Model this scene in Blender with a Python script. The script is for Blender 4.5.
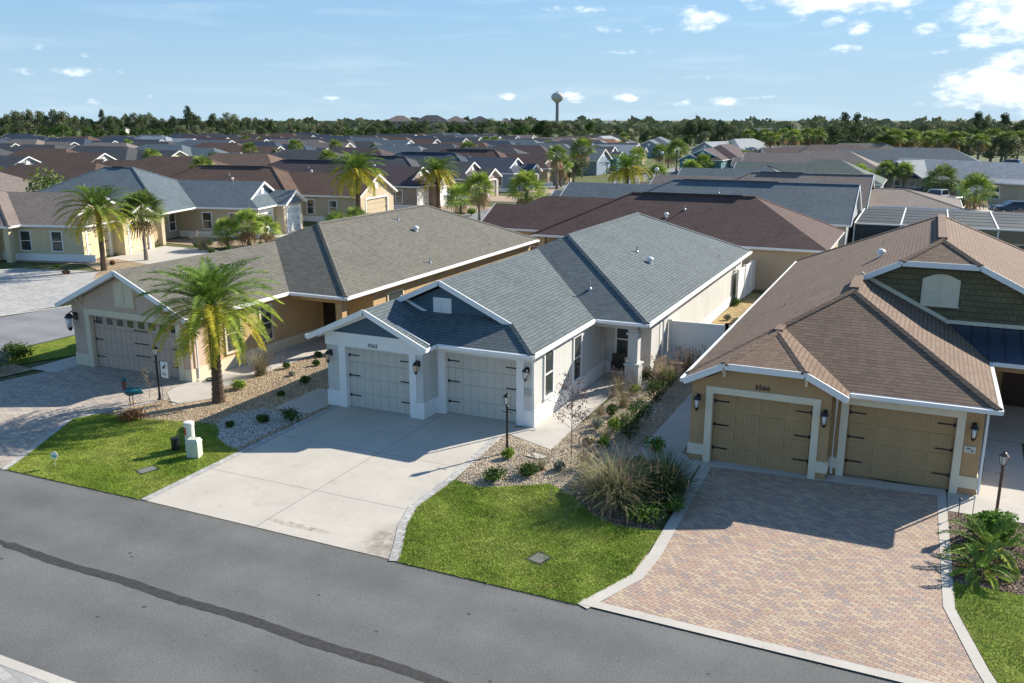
import bpy, bmesh, math, random
from mathutils import Vector, Matrix
random.seed(7)
R = math.radians
S = bpy.context.scene
COL = S.collection
for o in list(bpy.data.objects): bpy.data.objects.remove(o)

# ------------------------------------------------------------------ camera, sky, sun
H = 10.3; FPX = 889.0; PITCH = .2452; YAW = .4337
cd = bpy.data.cameras.new("camera"); cam = bpy.data.objects.new("camera", cd); COL.objects.link(cam)
cam.location = (0, 0, H); cam.rotation_euler = (math.pi/2-PITCH, 0, YAW)
cd.sensor_width = 36; cd.lens = FPX/1024*36; cd.clip_end = 20000; cd.clip_start = .2
S.camera = cam
SUN_EL = R(29.7); SUN_AZ = math.atan2(.518, .856)      # azimuth measured from +y towards +x
W = bpy.data.worlds.new("World"); S.world = W; W.use_nodes = True
sd = bpy.data.lights.new("sun", 'SUN'); sun = bpy.data.objects.new("sun", sd); COL.objects.link(sun)
sd.energy = 4.9; sd.angle = R(.5); sd.color = (1, .92, .80)
sv = Vector((math.sin(SUN_AZ)*math.cos(SUN_EL), math.cos(SUN_AZ)*math.cos(SUN_EL), math.sin(SUN_EL)))
sun.rotation_euler = sv.to_track_quat('Z', 'Y').to_euler(); sun.location = (60, 90, 80)
S.view_settings.view_transform = 'Standard'; S.view_settings.look = 'None'
S.view_settings.exposure = 0.95; S.view_settings.gamma = 1

def ray(px, py):
    u = (px-512)/FPX; v = (341.5-py)/FPX
    c, s = math.cos(PITCH), math.sin(PITCH); f = c+v*s; up = -s+v*c
    cy, sy = math.cos(YAW), math.sin(YAW)
    return Vector((-sy*f+cy*u, cy*f+sy*u, up))
def at(px, py, z=0.):
    d = ray(px, py); t = (z-H)/d.z; return (d.x*t, d.y*t)

def build_world():
    nt = W.node_tree; n = nt.nodes; l = nt.links; n.clear()
    out = n.new('ShaderNodeOutputWorld'); bg = n.new('ShaderNodeBackground'); bg.inputs[1].default_value = .098
    sky = n.new('ShaderNodeTexSky'); sky.sky_type = 'NISHITA'; sky.sun_disc = False
    sky.sun_elevation = SUN_EL; sky.sun_rotation = SUN_AZ; sky.altitude = 10; sky.air_density = 1.0; sky.dust_density = 0.0; sky.ozone_density = 3.0
    def m(op, a, b=None, c=None):
        k = n.new('ShaderNodeMath'); k.operation = op
        for i, v in enumerate((a, b, c)):
            if v is None: continue
            if hasattr(v, 'is_output') or hasattr(v, 'links'): l.new(v, k.inputs[i])
            else: k.inputs[i].default_value = v
        return k.outputs[0]
    tc = n.new('ShaderNodeTexCoord'); sep = n.new('ShaderNodeSeparateXYZ'); l.new(tc.outputs['Generated'], sep.inputs[0])
    az = m('ARCTAN2', sep.outputs[0], sep.outputs[1]); el = m('ARCSINE', sep.outputs[2])
    cmb = n.new('ShaderNodeCombineXYZ'); l.new(az, cmb.inputs[0]); l.new(el, cmb.inputs[1])
    mp = n.new('ShaderNodeMapping'); mp.inputs['Scale'].default_value = (34, 75, 1); l.new(cmb.outputs[0], mp.inputs[0])
    nz = n.new('ShaderNodeTexNoise'); nz.inputs['Scale'].default_value = 1; nz.inputs['Detail'].default_value = 7; nz.inputs['Roughness'].default_value = .62
    l.new(mp.outputs[0], nz.inputs[0])
    mp2 = n.new('ShaderNodeMapping'); mp2.inputs['Scale'].default_value = (7, 60, 1); l.new(cmb.outputs[0], mp2.inputs[0])
    nz2 = n.new('ShaderNodeTexNoise'); nz2.inputs['Scale'].default_value = 1; nz2.inputs['Detail'].default_value = 5; l.new(mp2.outputs[0], nz2.inputs[0])
    # clouds of this sky: (px, py, half width, half height, strength) of directions
    blobs = [(705,20,26,13,1),(690,12,16,8,.8),(845,-5,110,19,1.25),(800,16,12,9,.8),(858,28,16,9,.8),(832,20,14,10,.7),(965,16,30,9,.8),
             (1010,12,55,32,1.25),(985,40,40,12,.9),(1000,86,75,24,1.3),(1020,64,40,16,1.1),(908,15,8,7,.8),(925,30,16,7,.8),(846,48,20,5,.75),
             (625,98,14,6,.8),(573,97,14,6,.85),(724,102,22,6,.75),(505,95,12,6,.7),(92,102,12,6,.5),(30,44,18,7,.5),(580,100,10,4,.6),
             (85,55,20,4,.42),(620,52,60,4,.52),(625,30,60,5,.5),(690,77,40,3,.5),(55,72,90,5,.48),(330,97,12,4,.38),(372,100,10,4,.42),(955,104,60,5,.6),
             (560,10,60,6,.48),(1060,100,60,30,1.2),(680,103,18,4,.6),(940,50,14,6,.5),(150,97,18,4,.3),(760,98,16,4,.55),(660,103,10,4,.5)]
    tot = None
    for (px, py, hw, hh, st) in blobs:
        d = ray(px, py).normalized(); a0 = math.atan2(d.x, d.y); e0 = math.asin(d.z)
        d2 = ray(px+hw, py).normalized(); sa = abs(math.atan2(d2.x, d2.y)-a0)*1.25; d3 = ray(px, py+hh).normalized(); se = abs(math.asin(d3.z)-e0)*1.25
        x = m('MULTIPLY', m('SUBTRACT', az, a0), 1/sa); y = m('MULTIPLY', m('SUBTRACT', el, e0), 1/se)
        r2 = m('ADD', m('MULTIPLY', x, x), m('MULTIPLY', y, y))
        v = m('MULTIPLY', m('MAXIMUM', m('SUBTRACT', 1, r2), 0), st)
        tot = v if tot is None else m('MAXIMUM', tot, v)
    e = m('ADD', m('MULTIPLY', tot, .62), m('MULTIPLY', m('SUBTRACT', nz.outputs[0], .5), 1.5))
    gate = m('MINIMUM', m('MULTIPLY', tot, 5), 1)
    dens = n.new('ShaderNodeMapRange'); dens.interpolation_type = 'SMOOTHSTEP'
    l.new(e, dens.inputs[0]); dens.inputs[1].default_value = .2; dens.inputs[2].default_value = .85
    dd = m('MULTIPLY', dens.outputs[0], gate)
    wis = n.new('ShaderNodeMapRange'); l.new(nz2.outputs[0], wis.inputs[0]); wis.inputs[1].default_value = .52; wis.inputs[2].default_value = .85; wis.inputs[4].default_value = .17
    dd = m('MAXIMUM', m('MULTIPLY', dd, .92), wis.outputs[0])
    up = m('GREATER_THAN', el, 0.0); dd = m('MULTIPLY', dd, up)
    shade = n.new('ShaderNodeMapRange'); l.new(nz.outputs[0], shade.inputs[0]); shade.inputs[1].default_value = .3; shade.inputs[2].default_value = .6; shade.inputs[3].default_value = .7; shade.inputs[4].default_value = 1.0
    cc = n.new('ShaderNodeVectorMath'); cc.operation = 'SCALE'; cc.inputs[0].default_value = (7.6, 7.9, 8.2); l.new(shade.outputs[0], cc.inputs['Scale'])
    # clear maritime air: the band near the horizon stays pale blue
    hz = n.new('ShaderNodeMapRange'); hz.interpolation_type = 'SMOOTHSTEP'; l.new(el, hz.inputs[0]); hz.inputs[1].default_value = -.02; hz.inputs[2].default_value = .42; hz.inputs[3].default_value = .97; hz.inputs[4].default_value = .25
    hc = n.new('ShaderNodeValToRGB'); l.new(m('MULTIPLY', el, 2.5), hc.inputs[0]); e0, e1 = hc.color_ramp.elements; e0.position = 0; e0.color = (.50,.71,.88,1); e1.position = .55; e1.color = (.09,.335,.68,1)
    hs = n.new('ShaderNodeVectorMath'); hs.operation = 'SCALE'; l.new(hc.outputs[0], hs.inputs[0]); hs.inputs['Scale'].default_value = 5.3
    hm = n.new('ShaderNodeMix'); hm.data_type = 'RGBA'; l.new(hz.outputs[0], hm.inputs['Factor']); l.new(sky.outputs[0], hm.inputs['A']); l.new(hs.outputs[0], hm.inputs['B']); skycol = hm.outputs['Result']
    mix = n.new('ShaderNodeMix'); mix.data_type = 'RGBA'; l.new(dd, mix.inputs['Factor']); l.new(skycol, mix.inputs['A']); l.new(cc.outputs[0], mix.inputs['B'])
    l.new(mix.outputs['Result'], bg.inputs[0]); l.new(bg.outputs[0], out.inputs[0])
build_world()

# ------------------------------------------------------------------ node helpers and materials
class NT:
    def __init__(s, name, rough=.85, spec=.3):
        s.m = bpy.data.materials.new(name); s.m.use_nodes = True; s.n = s.m.node_tree.nodes; s.l = s.m.node_tree.links
        s.b = s.n['Principled BSDF']; s.b.inputs['Roughness'].default_value = rough; s.b.inputs['Specular IOR Level'].default_value = spec
    def set(s, sock, v):
        if hasattr(v, 'is_output'): s.l.new(v, sock)
        elif isinstance(v, (tuple, list)) and len(v) == 3 and sock.type == 'RGBA': sock.default_value = (*v, 1)
        else: sock.default_value = v
    def math(s, op, a, b=None, c=None):
        k = s.n.new('ShaderNodeMath'); k.operation = op
        for i, v in enumerate((a, b, c)):
            if v is not None: s.set(k.inputs[i], v)
        return k.outputs[0]
    def coord(s, kind='Object'):
        return s.n.new('ShaderNodeTexCoord').outputs[kind]
    def noise(s, vec, scale, detail=4, rough=.5):
        k = s.n.new('ShaderNodeTexNoise'); s.l.new(vec, k.inputs[0]); k.inputs['Scale'].default_value = scale
        k.inputs['Detail'].default_value = detail; k.inputs['Roughness'].default_value = rough; return k.outputs[0]
    def remap(s, v, a, b, c, d):
        k = s.n.new('ShaderNodeMapRange'); s.l.new(v, k.inputs[0])
        for i, q in enumerate((a, b, c, d)): k.inputs[i+1].default_value = q
        return k.outputs[0]
    def mix(s, f, a, b, mode='MIX'):
        k = s.n.new('ShaderNodeMix'); k.data_type = 'RGBA'; k.blend_type = mode
        s.set(k.inputs['Factor'], f); s.set(k.inputs['A'], a); s.set(k.inputs['B'], b); return k.outputs['Result']
    def scale(s, col, f):
        k = s.n.new('ShaderNodeVectorMath'); k.operation = 'SCALE'; s.set(k.inputs[0], col); s.set(k.inputs['Scale'], f); return k.outputs[0]
    def ramp(s, v, stops, const=False):
        k = s.n.new('ShaderNodeValToRGB'); s.l.new(v, k.inputs[0]); cr = k.color_ramp
        if const: cr.interpolation = 'CONSTANT'
        while len(cr.elements) > 1: cr.elements.remove(cr.elements[-1])
        for i, (p, c) in enumerate(stops):
            e = cr.elements[0] if i == 0 else cr.elements.new(p); e.position = p; e.color = (*c, 1)
        return k.outputs[0]
    def bump(s, h, dist, strength=1.):
        k = s.n.new('ShaderNodeBump'); s.l.new(h, k.inputs['Height']); k.inputs['Distance'].default_value = dist; k.inputs['Strength'].default_value = strength
        s.l.new(k.outputs[0], s.b.inputs['Normal'])
    def color(s, c): s.set(s.b.inputs['Base Color'], c)

def plain(name, c, rough=.8, var=.12, sc=2.5, bump=0, bs=60, metal=0, spec=.3):
    t = NT(name, rough, spec); o = t.coord(); f = t.remap(t.noise(o, sc, 5), .3, .7, 1-var, 1+var)
    t.color(t.scale(c, f)); t.b.inputs['Metallic'].default_value = metal
    if bump: t.bump(t.noise(o, bs, 3), bump)
    return t.m
def stucco(name, c):
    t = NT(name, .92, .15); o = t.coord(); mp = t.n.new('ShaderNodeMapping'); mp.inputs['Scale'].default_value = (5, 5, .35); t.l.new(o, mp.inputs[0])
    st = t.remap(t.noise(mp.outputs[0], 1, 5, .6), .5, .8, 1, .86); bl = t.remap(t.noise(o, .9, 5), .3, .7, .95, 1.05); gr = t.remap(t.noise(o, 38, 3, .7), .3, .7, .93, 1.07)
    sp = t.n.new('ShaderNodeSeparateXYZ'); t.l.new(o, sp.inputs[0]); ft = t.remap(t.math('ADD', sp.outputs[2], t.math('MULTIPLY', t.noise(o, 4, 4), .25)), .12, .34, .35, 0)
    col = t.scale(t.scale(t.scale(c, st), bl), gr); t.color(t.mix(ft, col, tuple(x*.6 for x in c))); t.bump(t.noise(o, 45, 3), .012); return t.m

def tiles(name, palette, w, h, off=.5, mortar_or_shadow=None, mw=.06, mh=.1, bump=.01, kind='UV', rough=.9, var=.12, edge_dark=None, jitter=0, rot=0):
    t = NT(name, rough, .25); v = t.coord(kind)
    if rot:
        mp = t.n.new('ShaderNodeMapping'); mp.inputs['Rotation'].default_value = (0, 0, rot); t.l.new(v, mp.inputs[0]); v = mp.outputs[0]
    sp = t.n.new('ShaderNodeSeparateXYZ'); t.l.new(v, sp.inputs[0])
    r = t.math('DIVIDE', sp.outputs[1], h); row = t.math('FLOOR', r)
    if jitter:
        wn = t.n.new('ShaderNodeTexWhiteNoise'); wn.noise_dimensions = '1D'; t.l.new(row, wn.inputs['W']); offv = wn.outputs['Value']
    else: offv = t.math('MULTIPLY', t.math('MODULO', t.math('ABSOLUTE', row), 2.), off)
    c = t.math('ADD', t.math('DIVIDE', sp.outputs[0], w), offv); colm = t.math('FLOOR', c)
    cb = t.n.new('ShaderNodeCombineXYZ'); t.l.new(row, cb.inputs[0]); t.l.new(colm, cb.inputs[1])
    wn = t.n.new('ShaderNodeTexWhiteNoise'); wn.noise_dimensions = '2D'; t.l.new(cb.outputs[0], wn.inputs['Vector'])
    n = len(palette); base = t.ramp(wn.outputs['Value'], [(i/n, p) for i, p in enumerate(palette)], True)
    big = t.remap(t.noise(t.coord('Object'), .5, 5, .6), .3, .7, 1-var, 1+var); fine = t.remap(t.noise(t.coord('Object'), 40, 2), .3, .7, .9, 1.1)
    base = t.scale(t.scale(base, big), fine)
    fu = t.math('FRACT', c); fv = t.math('FRACT', r)
    g = t.math('MAXIMUM', t.math('LESS_THAN', fu, mw), t.math('LESS_THAN', fv, mh))
    if mortar_or_shadow: base = t.mix(g, base, mortar_or_shadow)
    t.color(base)
    hh = t.math('SUBTRACT', t.math('ADD', t.math('MULTIPLY', wn.outputs['Value'], .35), t.math('MULTIPLY', t.math('SUBTRACT', 1., fv), .8 if jitter else 0.)), g)
    if bump: t.bump(hh, bump)
    return t.m

def pal(c, k=(.84, .93, 1., 1.08, .96, 1.04)): return [tuple(x*f for x in c) for f in k]
def shingle(name, c, var=.09):
    d = tuple(x*.45 for x in c)  # dark butt line: gap under each course, its shadow put into the colour
    return tiles(name, pal(c), .25, .15, jitter=1, mortar_or_shadow=d, mw=.03, mh=.17, bump=.012, var=var)

RF = dict(
  grey_tan=shingle('weathered_grey_shingles', (.155, .148, .122)), blue_grey=shingle('blue_grey_shingles', (.115, .142, .15)),
  brown=shingle('brown_shingles', (.19, .128, .09)), red_brown=shingle('red_brown_shingles', (.10, .062, .055), .14),
  tan=shingle('tan_shingles', (.23, .19, .165)), slate=shingle('slate_shingles', (.12, .155, .175)),
  dark=shingle('dark_grey_shingles', (.075, .08, .085)), navy=shingle('blue_black_shingles', (.05, .07, .10)),
  pale=shingle('pale_grey_shingles', (.30, .33, .35)), choc=shingle('chocolate_shingles', (.13, .082, .06), .14),
  mauve=shingle('purple_brown_shingles', (.085, .062, .068)), green=shingle('green_grey_shingles', (.11, .145, .13)),
  orange=shingle('orange_shingles', (.42, .22, .12)), taupe=shingle('taupe_shingles', (.21,.175,.155)))
WHITE = plain('white_paint', (.80, .80, .78), .5, .03)
CREAM = plain('cream_paint', (.66, .58, .42), .6, .04)
SOFF = plain('soffit_paint', (.7, .66, .58), .7, .03)
BLACK = plain('black_metal', (.012, .012, .014), .4, .1, spec=.5)
DARKROOM = plain('dark_interior', (.012, .012, .014), .9)
def glass():
    t = NT('window_glass', .06, .6); o = t.coord(); sp = t.n.new('ShaderNodeSeparateXYZ'); t.l.new(o, sp.inputs[0])
    f = t.math('FRACT', t.math('MULTIPLY', sp.outputs[2], 14.)); t.color(t.mix(t.math('GREATER_THAN', f, .5), (.06, .075, .07), (.035, .045, .045))); return t.m
GLASS = glass()
LAMPGLASS = plain('lamp_glass', (.75, .74, .7), .25, .05, spec=.5)
FROST = plain('amber_lamp_glass', (.75, .5, .32), .3, .05)
CONC = None
def concrete(name, c, joints=False, var=.1):
    t = NT(name, .9, .2); o = t.coord(); a = t.remap(t.noise(o, .55, 6, .65), .3, .72, 1+var, 1-var); b = t.remap(t.noise(o, 60, 2), .3, .7, .94, 1.06)
    c2 = t.scale(t.scale(c, a), b)
    st = t.remap(t.noise(o, 1.6, 6, .7), .56, .74, 0, .38); c2 = t.mix(st, c2, tuple(x*.52 for x in c))
    if joints:
        sp = t.n.new('ShaderNodeSeparateXYZ'); t.l.new(o, sp.inputs[0]); j = None
        for ax, vals in ((0, [-15.0]), (1, [19.05, 22.32])):
            for v in vals:
                wob = t.math('ABSOLUTE', t.math('SUBTRACT', sp.outputs[ax], v)); q = t.math('LESS_THAN', wob, .014)
                j = q if j is None else t.math('MAXIMUM', j, q)
        c2 = t.mix(t.math('MULTIPLY', j, .7), c2, (.14, .13, .12))
        # rust and tyre stains near the road end of the slab
        sx = t.math('DIVIDE', t.math('ADD', sp.outputs[0], 11.2), 1.0); sy = t.math('DIVIDE', t.math('SUBTRACT', sp.outputs[1], 17.3), 1.5)
        r2 = t.math('ADD', t.math('MULTIPLY', sx, sx), t.math('MULTIPLY', sy, sy))
        s2 = t.math('MULTIPLY', t.math('MAXIMUM', t.math('SUBTRACT', 1., r2), 0.), t.remap(t.noise(o, 3, 6, .7), .35, .7, 0, 1.2))
        c2 = t.mix(t.math('MINIMUM', s2, .7), c2, (.16, .13, .10))
        sx = t.math('DIVIDE', t.math('ADD', sp.outputs[0], 14.), 1.3); sy = t.math('DIVIDE', t.math('SUBTRACT', sp.outputs[1], 17.0), .16)
        r2 = t.math('ADD', t.math('MULTIPLY', sx, sx), t.math('MULTIPLY', sy, sy))
        s2 = t.math('MULTIPLY', t.math('MAXIMUM', t.math('SUBTRACT', 1., r2), 0.), t.remap(t.noise(o, 6, 6, .7), .42, .7, 0, 1.2))
        c2 = t.mix(t.math('MINIMUM', s2, .6), c2, (.17, .11, .07))
    t.color(c2); t.bump(t.noise(o, 120, 2), .003); return t.m
CONC = concrete('driveway_concrete', (.47, .435, .375), True)
WALKC = concrete('walk_concrete', (.46, .43, .385))
BORD = tiles('edging_blocks', pal((.42, .41, .39), (.85, 1, 1.1, .93)), .3, .14, mortar_or_shadow=(.2, .19, .18), mw=.06, mh=.05, kind='Object', bump=.004)
BORDC = concrete('edging_concrete', (.47, .44, .39))
PAV3 = tiles('blended_pavers', [(.40,.28,.21),(.43,.335,.235),(.37,.265,.21),(.45,.36,.255),(.34,.255,.215),(.41,.305,.23),(.38,.26,.20),(.43,.33,.245),(.30,.245,.22),(.41,.31,.235)], .21, .105, mortar_or_shadow=(.17,.14,.12), mw=.06, mh=.1, kind='Object', bump=.006, rot=R(18), var=.1)
PAV1 = tiles('grey_pavers', [(.43,.37,.31),(.36,.315,.275),(.47,.40,.33),(.32,.285,.26),(.41,.345,.28)], .22, .14, mortar_or_shadow=(.17,.16,.15), mw=.06, mh=.09, kind='Object', bump=.006, rot=R(-25), var=.08)
PAVL = tiles('light_pavers', [(.38,.375,.36),(.34,.335,.32),(.42,.41,.39)], .3, .2, mortar_or_shadow=(.3,.28,.26), kind='Object', bump=.004, rot=R(12))
def asphalt(name='asphalt', c=(.14, .142, .138)):
    t = NT(name, .92, .2); o = t.coord(); a = t.remap(t.noise(o, .35, 7, .7), .3, .7, .8, 1.2); b = t.remap(t.noise(o, 24, 4, .85), .3, .7, .62, 1.38)
    sp = t.remap(t.noise(o, 9, 3, .6), .62, .72, 0, .35)
    col = t.scale(t.scale(c, a), b); col = t.mix(sp, col, tuple(x*1.35 for x in c))
    cr = t.n.new('ShaderNodeTexVoronoi'); cr.feature = 'DISTANCE_TO_EDGE'; cr.inputs['Scale'].default_value = .16; wv = t.n.new('ShaderNodeVectorMath'); wv.operation = 'ADD'; t.l.new(o, wv.inputs[0]); nn = t.n.new('ShaderNodeTexNoise'); nn.inputs['Scale'].default_value = .8; nn.inputs['Detail'].default_value = 6; t.l.new(o, nn.inputs[0]); t.l.new(nn.outputs['Color'], wv.inputs[1]); t.l.new(wv.outputs[0], cr.inputs[0])
    col = t.mix(t.remap(cr.outputs['Distance'], .0008, .0022, .0, 0), col, (.055,.055,.053))
    spy = t.n.new('ShaderNodeSeparateXYZ'); t.l.new(o, spy.inputs[0]); lane = t.math('SINE', t.math('MULTIPLY', spy.outputs[1], 3.6)); col = t.scale(col, t.remap(lane, -1, 1, .95, 1.05))
    sp2 = t.remap(t.noise(o, 2.1, 5, .7), .66, .76, 0, .5); col = t.mix(sp2, col, (.075, .075, .075)); t.color(col)
    t.bump(t.noise(o, 90, 3, .8), .006); return t.m
ASPH = asphalt(); ASPH2 = asphalt('pale_asphalt', (.21, .215, .22))
TAR = plain('tar', (.048, .046, .043), .7, .3, 9, .006, 60)
def grassmat(name, a, b, c):
    t = NT(name, .9, .15); o = t.coord(); f = t.noise(o, 1.1, 6, .7); g = t.noise(o, 26, 4, .7)
    col = t.ramp(f, [(.3, a), (.52, b), (.72, c)]); col = t.scale(col, t.remap(g, .25, .75, .55, 1.45)); t.color(col); t.bump(g, .05); return t.m
GRASS = grassmat('lawn_grass', (.10, .165, .016), (.165, .215, .025), (.26, .27, .06))
BLADES = [plain('grass_blades_'+n_, c_, .7, .35, 1.7) for n_, c_ in (('deep',(.15,.235,.022)), ('fresh',(.26,.345,.035)), ('yellow',(.38,.41,.09)))]
GROUNDM = grassmat('suburb_ground', (.07, .10, .03), (.11, .125, .05), (.21, .185, .11))
def gravel(name, cols, sc, b=.03, dark=(.1, .08, .06)):
    t = NT(name, .9, .25); o = t.coord(); v = t.n.new('ShaderNodeTexVoronoi'); v.inputs['Scale'].default_value = sc; t.l.new(o, v.inputs[0])
    wn = t.n.new('ShaderNodeTexWhiteNoise'); wn.noise_dimensions = '3D'; t.l.new(v.outputs['Position'], wn.inputs[0])
    n = len(cols); base = t.ramp(wn.outputs[0], [(i/n, q) for i, q in enumerate(cols)], True)
    base = t.mix(t.remap(v.outputs['Distance'], .35, .62, 0, .75), base, dark)
    base = t.scale(base, t.remap(t.noise(o, .9, 5), .3, .7, .8, 1.2)); t.color(base); t.bump(t.math('SUBTRACT', 1., v.outputs['Distance']), b); return t.m
GRAV = gravel('river_gravel', [(.52,.36,.20),(.62,.48,.30),(.42,.28,.16),(.70,.58,.42),(.5,.4,.28),(.35,.25,.16)], 22)
GRAVW = gravel('white_grey_gravel', [(.5,.47,.42),(.62,.6,.55),(.36,.33,.29),(.7,.68,.64),(.46,.42,.36)], 18)
GRAVM = gravel('sandy_gravel', [(.5,.40,.28),(.6,.5,.36),(.42,.33,.22),(.66,.58,.46),(.38,.29,.2),(.55,.46,.33)], 24)
MULCH = gravel('bark_mulch', [(.13,.08,.055),(.2,.13,.09),(.09,.06,.045),(.28,.19,.14),(.16,.11,.09)], 17)
STRAW = gravel('dry_straw_ground', [(.5,.36,.13),(.42,.3,.12),(.58,.45,.2),(.36,.27,.12)], 14)
def leafmat(name, c, c2, rough=.75, tr=.25):
    t = NT(name, rough, .12); o = t.n.new('ShaderNodeObjectInfo'); g = t.n.new('ShaderNodeNewGeometry')
    f = t.noise(t.coord(), 3.1, 3); col = t.mix(t.remap(g.outputs['Random Per Island'], 0, 1, 0, 1), c, c2); col = t.scale(col, t.remap(f, .3, .7, .75, 1.3)); 
    col = t.scale(col, t.remap(o.outputs['Random'], 0, 1, .82, 1.15)); t.color(col)
    trn = t.n.new('ShaderNodeBsdfTranslucent'); t.l.new(col, trn.inputs[0]); ms = t.n.new('ShaderNodeMixShader'); ms.inputs[0].default_value = tr
    t.l.new(t.b.outputs[0], ms.inputs[1]); t.l.new(trn.outputs[0], ms.inputs[2]); t.l.new(ms.outputs[0], t.n['Material Output'].inputs[0]); return t.m
LF = dict(palm=leafmat('palm_leaf', (.12, .21, .04), (.20, .29, .06)), yellow=leafmat('yellowing_palm_leaf', (.52, .42, .035), (.33, .34, .04)), olive=leafmat('olive_palm_leaf', (.21, .30, .04), (.32, .38, .055)),
  sabal=leafmat('fan_palm_leaf', (.11, .17, .035), (.22, .27, .09)), sabaly=leafmat('bright_fan_leaf', (.22, .34, .05), (.42, .48, .10)), dead=leafmat('dead_frond', (.26, .17, .08), (.4, .3, .17)),
  oak=leafmat('oak_leaf', (.065, .09, .04), (.12, .15, .065)), oak2=leafmat('pale_oak_leaf', (.13, .155, .08), (.20, .215, .12)), pine=leafmat('pine_needles', (.055, .085, .045), (.10, .13, .07)),
  hedge=leafmat('shrub_leaf', (.035, .075, .015), (.08, .14, .03)), green2=leafmat('fresh_green_leaf', (.07, .15, .02), (.14, .24, .04)), bright=leafmat('bright_shrub_leaf', (.15, .26, .03), (.3, .4, .06)), rust=leafmat('rusty_leaf', (.22, .09, .04), (.3, .14, .06)),
  fount=leafmat('pale_fountain_blade', (.20, .22, .09), (.42, .39, .22)), straw=leafmat('straw_blade', (.34, .28, .16), (.5, .42, .26)), reed=leafmat('fountain_grass_blade', (.12, .14, .06), (.36, .31, .20)), plum=leafmat('purple_twig_leaf', (.16, .10, .09), (.3, .22, .19)), grey=leafmat('grey_leaf', (.17, .19, .14), (.28, .29, .22)))
BARK = plain('palm_bark', (.12, .085, .06), .95, .35, 9, .03, 14)
BARKG = plain('grey_bark', (.22, .19, .16), .95, .3, 6, .03, 12)

# ------------------------------------------------------------------ mesh helpers
class MB:
    def __init__(s): s.v = []; s.f = []; s.mi = []
    def face(s, pts, mi=0):
        i = len(s.v); s.v += [tuple(p) for p in pts]; s.f.append(tuple(range(i, i+len(pts)))); s.mi.append(mi)
    def solid(s, bot, top, mi=0, mt=None):
        n = len(bot); i = len(s.v); s.v += [tuple(p) for p in bot]+[tuple(p) for p in top]
        s.f.append(tuple(range(i+n-1, i-1, -1))); s.mi.append(mi); s.f.append(tuple(range(i+n, i+2*n))); s.mi.append(mi if mt is None else mt)
        for k in range(n): s.f.append((i+k, i+(k+1) % n, i+n+(k+1) % n, i+n+k)); s.mi.append(mi)
    def box(s, x0, x1, y0, y1, z0, z1, mi=0):
        s.solid([(x0,y0,z0),(x1,y0,z0),(x1,y1,z0),(x0,y1,z0)], [(x0,y0,z1),(x1,y0,z1),(x1,y1,z1),(x0,y1,z1)], mi)
    def slab(s, poly, t, top=0, side=1): s.solid([(p[0], p[1], p[2]-t) for p in poly], poly, side, top)
    def prism(s, poly2, z0, z1, mi=0): s.solid([(p[0],p[1],z0) for p in poly2], [(p[0],p[1],z1) for p in poly2], mi)
    def bar(s, p, q, w, h, mi=0, dz=0.):
        p = Vector(p)+Vector((0,0,dz)); q = Vector(q)+Vector((0,0,dz)); d = (q-p).normalized()
        sd = d.cross(Vector((0,0,1))); sd = sd.normalized() if sd.length > 1e-4 else Vector((1,0,0)); up = sd.cross(d).normalized()
        c = [(-w/2,-h/2),(w/2,-h/2),(w/2,h/2),(-w/2,h/2)]
        s.solid([p+sd*a+up*b for a,b in c], [q+sd*a+up*b for a,b in c], mi)
    def tube(s, pts, rad, seg=8, mi=0, cap=True):
        rings = []; pts = [Vector(p) for p in pts]
        if not hasattr(rad, '__len__'): rad = [rad]*len(pts)
        for i, p in enumerate(pts):
            d = (pts[min(i+1, len(pts)-1)]-pts[max(i-1, 0)]).normalized(); a = d.orthogonal().normalized() if abs(d.z) < .99 else Vector((1,0,0)); 
            a = (a-d*a.dot(d)).normalized(); b = d.cross(a); k = len(s.v)
            s.v += [tuple(p+(a*math.cos(2*math.pi*j/seg)+b*math.sin(2*math.pi*j/seg))*rad[i]) for j in range(seg)]; rings.append(k)
        for k0, k1 in zip(rings, rings[1:]):
            for j in range(seg): s.f.append((k0+j, k0+(j+1) % seg, k1+(j+1) % seg, k1+j)); s.mi.append(mi)
        if cap: s.f.append(tuple(rings[0]+j for j in range(seg-1, -1, -1))); s.mi.append(mi); s.f.append(tuple(rings[-1]+j for j in range(seg))); s.mi.append(mi)
    def lathe(s, prof, cx=0, cy=0, seg=12, mi=0):
        s.tube([(cx, cy, z) for r, z in prof], [max(r, .001) for r, z in prof], seg, mi)
    def ngable(s, pts_xz, y0, y1, mi=0):     # polygon in the xz plane, thickness along y
        s.solid([(p[0], y0, p[1]) for p in pts_xz], [(p[0], y1, p[1]) for p in pts_xz], mi)
    def tf(s, M):
        s.v = [tuple(M @ Vector(p)) for p in s.v]; return s
    def swapxy(s): s.v = [(p[1], p[0], p[2]) for p in s.v]; return s

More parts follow.
